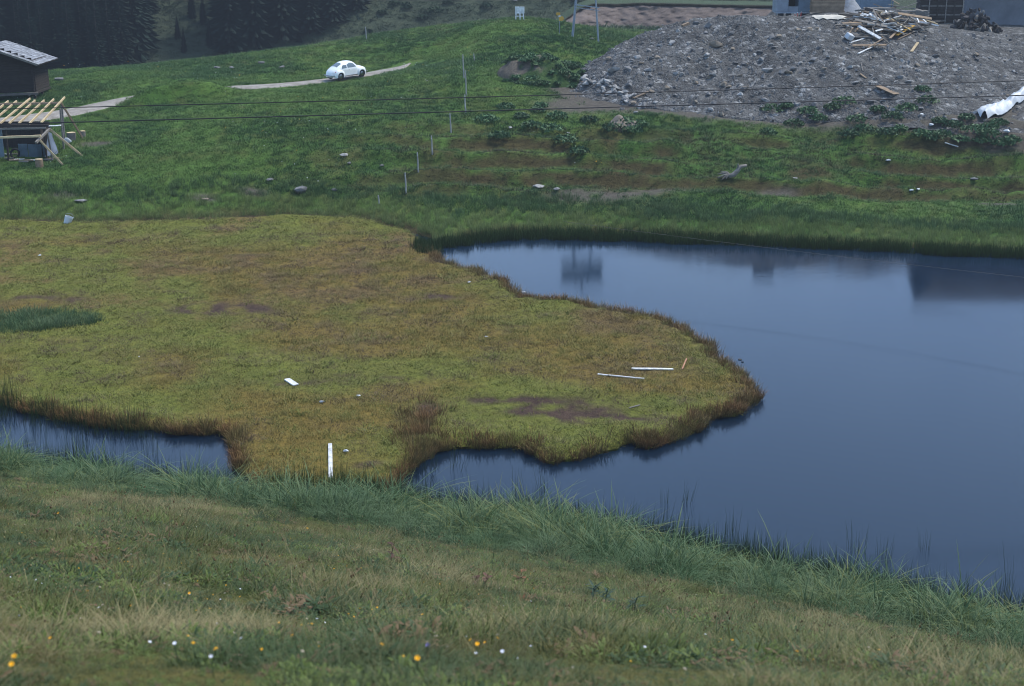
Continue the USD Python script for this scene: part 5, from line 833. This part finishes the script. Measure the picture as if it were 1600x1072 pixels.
# stones on the heap
BOUL = [(960, 111, 1.05, .32, -0.35, 'long pale slab lying aslant on the left of the heap', pale_stone), (1012, 110, .6, .5, 0, 'white blocky boulder right of the long slab', pale_stone), (1120, 72, 1.0, .6, .3, 'large tan grey slab high on the heap', tan_stone), (1030, 72, .45, .4, 0, 'pale stone on the left upper heap', pale_stone), (1018, 92, .4, .5, .4, 'grey stone between the pale stone and the white boulder', stone_mat), (1200, 111, .75, .5, 0, 'light grey boulder in the middle of the heap', pale_stone), (1231, 114, .6, .4, .2, 'yellowish stone right of the light grey boulder', tan_stone), (1405, 122, .55, .75, 0, 'roundish grey boulder right of the middle, above the cables', stone_mat), (1420, 128, .42, .5, 0, 'white stone right under the roundish grey boulder', pale_stone), (1338, 129, .5, .4, 0, 'pale flat stone left of the brown panel', pale_stone), (1115, 118, .55, .4, .3, 'pale stone halfway down the left heap', pale_stone), (1055, 116, .5, .5, 0, 'pale stone right of the white blocky boulder', pale_stone), (1462, 88, .5, .4, 0, 'grey stone below the right end of the scrap wood', stone_mat), (1456, 99, .4, .4, 0, 'smaller grey stone under the right scrap wood', stone_mat), (1470, 132, .4, .5, 0, 'cream stone on the right half just above the cables', tan_stone), (1205, 70, .35, .5, 0, 'pale stone high in the middle of the heap', pale_stone), (1110, 172, .5, .5, .4, 'white grey boulder at the foot, between the cables and the weeds', pale_stone), (1555, 161, .45, .5, 0, 'cream stone left of the plastic sheet', pale_stone), (1360, 160, .6, .5, 0, 'grey boulder at the foot below the brown panel', stone_mat), (1380, 158, .55, .5, 0, 'grey boulder at the foot, next to the one below the brown panel', stone_mat), (1187, 82, .5, .35, .2, 'flat dark grey stone on the upper middle heap', stone_mat), (1150, 100, .4, .4, 0, 'grey stone below the large tan slab', stone_mat), (1285, 118, .4, .4, .2, 'flat grey stone left of the roundish boulder', stone_mat), (1460, 118, .3, .4, 0, 'small white stone above the cables, right of centre', pale_stone), (925, 62, .5, .5, 0, 'grey stone at the upper left edge of the heap', stone_mat)]
for k, (u, v, r, fl, rz_, lab, mt) in enumerate(BOUL):
    q = on_heap(u, v); m = rock(r * .62, 700 + k, 2, fl, 0.3); m.apply_transform(rotm(-0.38, rz_, rz_ + 0.2 * (k % 5 - 2))); m.apply_translation(q + [0, -.05, r * 0.10]); tag(obj('boulder', m, mt, smooth=False), lab, 'boulder')
sg_ = np.random.default_rng(71); protos = [rock(1, 800 + k, 1, 0.65, 0.4) for k in range(10)]
def loose(u, v, r, k, mt, lab, grp):
    q = on_heap(u, v); m = protos[k % 10].copy(); m.apply_scale(r); m.apply_transform(rotm(*sg_.uniform(-.6, .6, 2), sg_.uniform(0, 6))); m.apply_translation(q + [0, 0, r * .25]); tag(obj('loose_stone', m, mt, smooth=False), lab, 'stone', grp)
for k in range(60):
    t = sg_.uniform(); u = 886 + 110 * t + sg_.normal(0, 8); v = np.interp(u, [880, 930, 1000], [128, 142, 160]) + sg_.normal(0, 9) - 14 * (1 - t); loose(u, v, sg_.uniform(.14, .42), k, [pale_stone, pale_stone, stone_mat][k % 3], 'pale stone in the drift of stones at the left foot of the heap', 'stones at the left foot of the heap')
for k in range(170):
    u, t = sg_.uniform(930, 1600), sg_.uniform() ** 0.8; b_, t_ = np.interp(u, hc[:, 0], hc[:, 1]), np.interp(u, hc[:, 3], hc[:, 4]); loose(u, t_ + 6 + (b_ - t_ - 6) * t, sg_.uniform(.12, .30) * (1.3 if u < 1300 else 1), k, [stone_mat, pale_stone, stone_mat, tan_stone][k % 4], 'mid-sized stone sticking out of the gravel face of the heap', 'stones on the heap face')
n_ = 5200; iu, iv = sg_.integers(0, HX.shape[1], n_), sg_.integers(6, HX.shape[0], n_); rp2 = np.stack([HX[iv, iu], HY[iv, iu], HZ[iv, iu]], 1) + sg_.normal(0, .12, (n_, 3)) * [1, 1, 0.1]
pi = UsdGeom.PointInstancer.Define(stage, pth(None, 'gravel_stones')); rel = pi.CreatePrototypesRel()
for k in range(6): rel.AddTarget(obj('stone', protos[k], [stone_mat, stone_mat, pale_stone][k % 3], pi.GetPrim(), smooth=False).GetPath())
qn = sg_.normal(size=(n_, 4)); qn /= np.linalg.norm(qn, axis=1, keepdims=True); sc_ = sg_.uniform(.03, .13, n_) * np.where(sg_.uniform(size=n_) < .1, 1.5, 1)
pi.CreatePositionsAttr(Vt.Vec3fArray.FromNumpy(rp2.astype(np.float32))); pi.CreateOrientationsAttr(Vt.QuathArray([Gf.Quath(*map(float, a)) for a in qn])); pi.CreateScalesAttr(Vt.Vec3fArray.FromNumpy(np.repeat(sc_[:, None], 3, 1).astype(np.float32))); pi.CreateProtoIndicesAttr(Vt.IntArray.FromNumpy(sg_.choice(6, n_, p=[.24, .24, .06, .22, .18, .06]).astype(np.int32)))
tag(pi, 'small stones and chips covering the gravel heap', 'stones', None, 'stuff')
# ------------------------------------------------------------------ rocks, litter and single plants
GR = [(470, 303, .75, .75, 'knobbly grey rock on the left slope just above the reeds', stone_mat), (538, 245, .5, .5, 'pale rock in the pasture above the knobbly grey rock', pale_stone), (546, 258, .35, .4, 'small grey rock just under the pale pasture rock', stone_mat), (422, 285, .6, .35, 'flat grey rock left of the knobbly grey rock', stone_mat), (597, 262, .3, .5, 'small grey stone left of the fence stakes', stone_mat), (523, 300, .4, .4, 'small grey stone above the reeds, right of the knobbly rock', stone_mat), (841, 295, .75, .4, 'smooth pale rock left of the bare path', pale_stone), (870, 300, .5, .4, 'dark rock between the pale rock and the bare path', stone_mat), (797, 202, .35, .5, 'pale stone on the weedy slope left of the sandy hump', pale_stone), (888, 210, .3, .4, 'small flat stone left of the sandy hump', pale_stone), (993, 178, .35, .5, 'pale stone under the foot of the heap', pale_stone), (408, 101, .6, .4, 'dark rock on the upper meadow left of the car', stone_mat), (440, 107, .6, .35, 'dark flat rock on the upper meadow nearest the car', stone_mat), (340, 108, .7, .3, 'flat grey rock in the upper left meadow', stone_mat), (362, 108, .6, .35, 'brown grey rock right of the flat grey one in the upper meadow', stone_mat), (93, 127, .8, .35, 'grey rock beside the barn', stone_mat), (805, 3, .6, .6, 'pale boulder high on the far hill', pale_stone), (1440, 181, .45, .3, 'flat white stone in the weeds left of the plastic sheet, upper of two', white_plastic), (1455, 198, .5, .4, 'white blocky stone in the weeds left of the plastic sheet, lower of two', white_plastic), (1573, 210, .4, .6, 'white stone below the plastic sheet', white_plastic), (1491, 189, .45, .4, 'pale flat stone left of the sheet end', pale_stone), (1388, 254, .35, .4, 'small white stone on the right slope', white_plastic), (1424, 300, .3, .4, 'white stone in the terraces above the right reeds, left of a pair', white_plastic), (1434, 300, .35, .4, 'white stone in the terraces above the right reeds, right of a pair', white_plastic), (1243, 280, .4, .2, 'thin pale stone on the slope right of the driftwood', pale_stone), (1522, 283, .45, .4, 'grey stone high on the right slope', stone_mat), (127, 316, .7, .2, 'flat grey slab at the left above the reeds', stone_mat), (320, 313, .4, .3, 'small tan stone above the left reeds', tan_stone)]
for k, (u, v, r, fl, lab, mt) in enumerate(GR):
    q = hit(u, v); m = rock(r * .6, 900 + k, 2, fl, .35); m.apply_transform(rotm(0, 0, .6 * k)); m.apply_translation(q + [0, 0, r * fl * .3 + (0.06 if q[1] < 115 else 0.1)]); tag(obj('rock', m, mt, smooth=False), lab, 'rock')
# knobbly rock gets lobes
# sandy hump with a burrow below the heap
sq = hit(975, 205); gm3 = np.linspace(-2.2, 2.2, 46); SX2, SY2 = np.meshgrid(sq[0] + gm3, sq[1] + .6 + gm3); r3 = np.hypot((SX2 - sq[0]) / 1.3, (SY2 - sq[1] - .6) / .9) + .5 * (n2(SX2, SY2, 1.6, 171) - .5); SZ2 = zl(SX2, SY2) - .25 + .25 * (1 - sstep(r3, .8, 1)) + 0.55 * np.clip(1 - r3 ** 2, 0, 1) * (.2 + 1.6 * n2(SX2, SY2, 1.5, 170))
tag(obj('sandy_hump', gridmesh(SX2, SY2, SZ2), plain('pale_sand', (0.19, 0.155, 0.12), .95, .3, 1.5, bump=.05), smooth=True), 'small hump of pale sandy soil on the weedy slope below the heap', 'sand hump')
# driftwood stump
dq = hit(1140, 281); dw = thing('driftwood_stump', 'bleached driftwood stump with a forked limb on the far slope', 'driftwood', dq); g = np.random.default_rng(81)
obj('limb', tube([(-.1, 0, .15), (.25, .0, .25), (.55, .1, .55), (.75, .15, .8), (1.15, .3, .85)], [.16, .17, .15, .13, .09], 8), grey_wood, dw, smooth=True); obj('limb', tube([(.5, .1, .5), (.58, .1, .8), (.55, .12, 1.0)], [.12, .08, .04], 7), grey_wood, dw, smooth=True)
for k in range(7): a = k * .9; obj('root', tube([(0, 0, .2), (-.25 + .1 * math.cos(a), .1 * math.sin(a), .3 + .12 * math.sin(a)), (-.5 + .35 * math.cos(a), .3 * math.sin(a), .18 + .22 * math.sin(a))], [.11, .08, .03], 6), grey_wood, dw, smooth=True)
# litter on and round the bog
def lay(u0, v0, u1, v1, w, th, mat, lab, name='white_plank', cat='plank'):
    A, B = atz(u0, v0, .45), atz(u1, v1, .45); A[2], B[2] = float(bogz(*A[:2])) + .05, float(bogz(*B[:2])) + .05; tag(obj(name, beam(A, B, w, th, .006), mat), lab, cat)
lay(515.5, 688, 516.5, 740, .15, .05, white_wood, 'long white plank pointing at the camera on the near end of the bog')
lay(987, 572, 1052, 572, .17, .05, white_wood, 'straight white plank on the tip of the bog, rear one of the pair'); lay(934, 580, 1007, 587, .09, .04, white_wood, 'thin white plank on the bog in front of the straight one')
lay(448, 588, 462, 597, .27, .05, white_wood, 'short white board in the middle of the bog', 'white_board', 'board'); lay(983, 632, 1000, 627, .07, .03, grey_wood, 'thin grey stick near the tip of the bog', 'grey_stick', 'stick'); lay(1066, 572, 1073, 556, .06, .04, plain('reddish_wood', (.30, .15, .09), .85, .2), 'reddish stick standing aslant right of the white plank', 'red_stick', 'stick')
for u, v, r, lab in [(733, 440, .10, 'tiny white scrap on the bog by the inlet'), (818, 453, .13, 'white scrap at the water edge of the bog'), (62, 397, .12, 'white scrap far left on the bog'), (540, 701, .13, 'pale scrap right of the long white plank'), (560, 615, .10, 'tiny white scrap right of the short white board'), (760, 523, .09, 'tiny white scrap in the centre of the bog'), (503, 625, .12, 'grey scrap below the short white board'), (217, 555, .07, 'tiny white scrap on the left bog')]:
    p = atz(u, v, .4); m = rock(r, int(u), 1, .4, .4); m.apply_translation([p[0], p[1], float(bogz(p[0], p[1])) + .08]); tag(obj('white_scrap', m, white_plastic, smooth=False), lab, 'scrap')
bk = thing('white_bucket', 'white bucket stuck aslant in the reeds at the far left', 'bucket', hit(104, 356) + [0, 0, .15], rot=(0, 22, 15)); bs = trimesh.creation.revolve(np.array([[0, 0], [.20, 0], [.27, .62], [.245, .62], [.18, .03], [0, .03]]), sections=24); obj('shell', bs, white_plastic, bk, smooth=30); obj('handle', tube([(.27 * math.cos(a), 0.05, .6 + .22 * math.sin(a)) for a in np.linspace(0, math.pi, 13)], .012, 5), steel_grey, bk, smooth=True)
for u, v, lab in [(1215, 366, 'left'), (1262, 369, 'second from the left'), (1360, 376, 'middle'), (1552, 378, 'rightmost')]:
    p = atz(u, v, .02); m = rock(.22, int(u), 1, .25, .4); m.apply_translation(p + [0, 0, .05]); tag(obj('floating_litter', m, white_plastic, smooth=False), f'pale floating scrap below the far reeds, {lab} of four', 'scrap')
for u, v, r, lab in [(1156, 562, .11, 'dark scrap of turf floating just off the tip of the bog, upper of two'), (1160, 566, .08, 'dark scrap of turf floating just off the tip of the bog, lower of two')]:
    m = rock(r, int(v), 1, .4, .5); m.apply_translation(atz(u, v) + [0, 0, .02]); tag(obj('turf_scrap', m, dark_stone, smooth=False), lab, 'turf scrap')

# leafy weeds at the foot of the heap and on the mound: each clump a plant
weed = plain('weed_leaves', (0.048, 0.095, 0.034), .7, .4, 3.0, spec=.3, random=.25)
WD = [(1300, 182), (1318, 176), (1340, 190), (1372, 178), (1395, 186), (1415, 176), (1440, 160), (1448, 170), (1405, 205), (1440, 212), (1468, 192), (1490, 200), (1520, 208), (1545, 205), (1580, 222), (1510, 186), (1545, 215), (1228, 182), (1205, 183), (1280, 192), (1200, 210), (1000, 196), (1470, 215), (1560, 195), (840, 175), (920, 190), (870, 185), (830, 200), (790, 170), (905, 240), (845, 168), (1350, 205), (1325, 212), (958, 204), (990, 206), (975, 194), (1240, 196), (1262, 186), (1385, 212), (1455, 220), (1500, 222), (1535, 222), (1565, 228), (815, 185), (860, 205), (885, 222), (780, 215), (760, 190)]
wk = np.random.default_rng(91)
for k, (u, v) in enumerate(WD):
    q = hit(u, v); q[2] = max(q[2], zt(q[0], q[1]) if dist(heap_foot, q[0], q[1]) < .2 else -9); r = wk.uniform(.55, 1.0); s = obj('weed_clump', leaf_ball(r, 230, 950 + k, .12, .55), weed, smooth=False); UsdGeom.Xformable(s).AddTranslateOp().Set(Gf.Vec3d(*q)); tag(s, 'dark leafy weed clump at the foot of the gravel heap' if v > 174 and u > 1150 else 'leafy weed clump on the slope left of the gravel heap', 'weeds', 'weed clumps below the heap' if v > 174 and u > 1150 else 'weed clumps left of the heap')
for k in range(110):
    x, y = mc[0] + wk.uniform(-3.4, 4), mc[1] + wk.uniform(-1.9, 3.6); gsel = n2(np.array([x]), np.array([y]), .7, 86)[0] + .18 * (x - mc[0]) / 4
    if gsel < .43: continue
    s = obj('mound_weed', leaf_ball(wk.uniform(.3, .7), 110, 1100 + k, .12, .5), weed, smooth=False); UsdGeom.Xformable(s).AddTranslateOp().Set(Gf.Vec3d(x, y, float(top_z(x, y)))); tag(s, 'leafy weed growing on the soil mound', 'weeds', 'weeds on the soil mound')

# single plants of the near slope
dock = plain('dead_dock_brown', (0.085, 0.042, 0.030), .9, .4, 9.0, random=.2); fern = plain('fern_green', (0.090, 0.150, 0.045), .7, .3, 6.0, random=.15); thist = plain('thistle_green', (0.020, 0.045, 0.024), .7, .4, 6.0); rustf = plain('rust_leaves', (0.17, 0.075, 0.035), .85, .4, 8.0)
def leaf(L, w, droop=.3, n=5):
    t = np.linspace(0, 1, n); s = np.sin(np.pi * np.clip(t, .04, .99)) ** .8 * w / 2; x, z = t * L, -droop * L * t ** 2; v = np.concatenate([np.stack([x, -s, z + s * .3], 1), np.stack([x, np.zeros(n), z], 1), np.stack([x, s, z + s * .3], 1)]); f = []
    for i in range(n - 1):
        for r in (0, n): f += [[r + i, r + i + 1, r + n + i + 1], [r + i, r + n + i + 1, r + n + i]]
    return trimesh.Trimesh(v, f, process=False)
def plant(u, v, h, name, lab, cat, mat, nleaf, L, w, seed, up=.4, stem=True):
    g = np.random.default_rng(seed); q = hit(u, v); t = thing(name, lab, cat, q)
    if stem: obj('stem', tube([(0, 0, -.05), (.02 * h, .0, .4 * h), (.09 * h, .02, .8 * h), (.16 * h, .02, h)], [.012, .010, .008, .005], 5), mat, t, smooth=True)
    for k in range(nleaf):
        m = leaf(L * g.uniform(.6, 1.2), w * g.uniform(.7, 1.2), g.uniform(.1, .6)); f_ = g.uniform(.1, 1) if stem else 0.02; m.apply_transform(rotm(0, -up + g.normal(0, .3), g.uniform(0, 6.28))); m.apply_translation([.12 * h * f_, .02 * f_, h * f_]); obj('leaf', m, mat, t, smooth=True)
plant(611, 884, .42, 'dead_dock', 'dead dark brown dock plant standing alone on the slope left of centre', 'dead plant', dock, 16, .15, .055, 1)
plant(742, 921, .20, 'dead_dock', 'low dead brown dock, left plant of a pair mid slope', 'dead plant', dock, 11, .13, .06, 2); plant(758, 920, .20, 'dead_dock', 'low dead brown dock, right plant of a pair mid slope', 'dead plant', dock, 11, .13, .06, 3)
plant(812, 918, .30, 'withered_dock', 'withered dock with yellowish leaves right of the dead pair', 'dead plant', rustf, 13, .15, .07, 4)
for k, (u, v, lab) in enumerate([(560, 955, 'light green fern below the dead dock'), (640, 935, 'light green fern right below the dead dock'), (745, 940, 'light green fern beneath the low dead docks'), (782, 930, 'light green fern left under the withered dock'), (920, 990, 'light green fern in the right middle of the slope'), (835, 960, 'light green fern beneath the withered dock'), (985, 965, 'light green fern beside the dark thistle'), (1050, 975, 'light green fern right of the dark thistle'), (530, 853, 'bright green fern against the reeds')]): plant(u, v, .05, 'fern', lab, 'fern', fern, 16, .15, .030, 20 + k, .6, False)
for k, (u, v, lab) in enumerate([(990, 965, 'dark green thistle in the right middle of the slope'), (925, 945, 'dark green thistle left of the other thistles'), (945, 950, 'dark green thistle between the other two')]): plant(u, v, .32, 'thistle', lab, 'thistle', thist, 20, .16, .035, 40 + k)
for k, (u, v, lab) in enumerate([(1030, 980, 'rust brown withered fern right of the thistles'), (1115, 995, 'rust brown withered fern on the right slope'), (935, 998, 'rust brown withered fern left of centre right'), (815, 940, 'rust brown leaves under the withered dock')]): plant(u, v, .05, 'withered_fern', lab, 'fern', rustf, 14, .12, .03, 60 + k, .4, False)
# flowers: the large near ones singly
petal_y, petal_w = plain('yellow_petals', (0.80, 0.42, 0.015), .6, .12, 30.0), plain('white_petals', (0.75, 0.75, 0.78), .6, .1, 30.0); stem_g = plain('flower_stem', (0.04, 0.075, 0.02), .7, .3, 20.0); violet = plain('violet_petals', (.20, .16, .45), .6, .1, 30.0)
def flower_mesh(r, n=12, cup=.25):
    ms = []
    for k in range(n):
        for ly, (rr_, up_) in enumerate(((1, cup), (.62, cup + .5))): m = leaf(r * rr_, r * .42, -.1, 4); m.apply_transform(rotm(0, -up_, 2 * math.pi * (k + .5 * ly) / n)); ms.append(m)
    return join(ms)
FL = [(653, 1060, .019, 'y', 'large yellow flower at the bottom edge left of centre'), (746, 1033, .017, 'y', 'yellow flower before the pale tuft, right of the largest one'), (26, 1056, .017, 'y', 'yellow flower in the bottom left corner, upper of two'), (22, 1071, .017, 'y', 'yellow flower in the bottom left corner, lower of two'), (598, 1036, .015, 'y', 'small yellow flower up left of the largest one'), (138, 938, .018, 'y', 'yellow flower on the left middle of the slope'), (297, 941, .018, 'y', 'yellow flower at mid slope right of the left one'), (91, 808, .035, 'y', 'lone yellow flower high on the left slope'), (203, 843, .04, 'y', 'yellow flower cluster high on the left slope'), (785, 1046, .014, 'w', 'white flower right of the largest yellow one'), (332, 1058, .012, 'w', 'white flower at the bottom edge left'), (275, 1034, .013, 'w', 'bluish white flower head low on the left'), (669, 1037, .018, 'v', 'violet flower above the largest yellow one'), (480, 828, .05, 'y', 'tall yellow flower by the reeds, left of two'), (512, 838, .05, 'y', 'tall yellow flower by the reeds, right of two')]
for k, (u, v, r, c_, lab) in enumerate(FL):
    q = hit(u, v + 4); d0 = q[1]; top_ = at(u, v, d0 - .12); fl = thing('meadow_flower', lab, 'flower', (0, 0, 0)); gz_ = float(zl(top_[0], top_[1] + .02)); top_[2] = max(top_[2], gz_ + .14)
    obj('stem', tube([(top_[0], top_[1] + .03, gz_ - .03), (top_[0], top_[1] + .02, (gz_ + top_[2]) / 2), top_], [.0025, .0022, .002], 5), stem_g, fl, smooth=True); m = flower_mesh(r * .85); m.apply_transform(rotm(.5)); m.apply_translation(top_); obj('petals', m, {'y': petal_y, 'w': petal_w, 'v': violet}[c_], fl, smooth=True)
fy = [(lambda m: (np.array(m.vertices) + [0, 0, .2], np.array(m.faces), np.ones(len(m.vertices))))(flower_mesh(.014, 8)) for _ in range(1)][0]
x, y = cand_points(5000, 6, 40, 0, 1.4); ok = ~inbasin(x, y) & (dist(near_line, x, y) > 7) & (vg.uniform(size=len(x)) < np.clip(2.2 * (n2(x, y, .4, 181) - .42), .03, .9) * np.where(x < 0, 1, .5)); x, y = x[ok], y[ok]
scatter('meadow_flowers', [(fy, petal_y, 'yellow_flower'), (fy, petal_w, 'white_flower'), (fy, plain('pale_seedheads', (.42, .36, .27), .9, .2, 30.0), 'seed_head')], np.stack([x, y, zl(x, y) + .0], 1), vg.choice(3, len(x), p=[.42, .26, .32]), .4 + .5 * vg.uniform(size=len(x)), 'small yellow and white flowers dotted over the near slope', 'flowers', .3, 11)
x, y = cand_points(900, 96, 135, 0, 1); ok = (x < 6) & (dist(road_line, x, y) > 2) & (n2(x, y, .12, 182) > .5); x, y = x[ok], y[ok]
scatter('pasture_flowers', [(fy, petal_w, 'white_flower'), (fy, petal_y, 'yellow_flower')], np.stack([x, y, zl(x, y) + .05], 1), vg.choice(2, len(x), p=[.6, .4]), 2.2 + 1.5 * vg.uniform(size=len(x)), 'white and yellow flowers dotted over the far pasture', 'flowers', .3, 12)
# pale bushy tufts near the camera
for k, (u, v, lab) in enumerate([(625, 1045, 'pale straw tuft left of the largest yellow flower'), (762, 1030, 'pale straw tuft right of the largest yellow flower'), (1290, 1060, 'broad pale straw tuft at the bottom right'), (1330, 1000, 'pale straw tuft up the right slope'), (1240, 1010, 'pale straw tuft left of the right ones')]):
    q = hit(u, v); s = blades(160, .26, .22, .7, .0045, 400 + k, 3, .35); o_ = obj('straw_tuft', s[:2], gm_['dry'], smooth=False); primvar(o_, 'tip', s[2]); UsdGeom.Xformable(o_).AddTranslateOp().Set(Gf.Vec3d(*q)); tag(o_, lab, 'grass tuft')
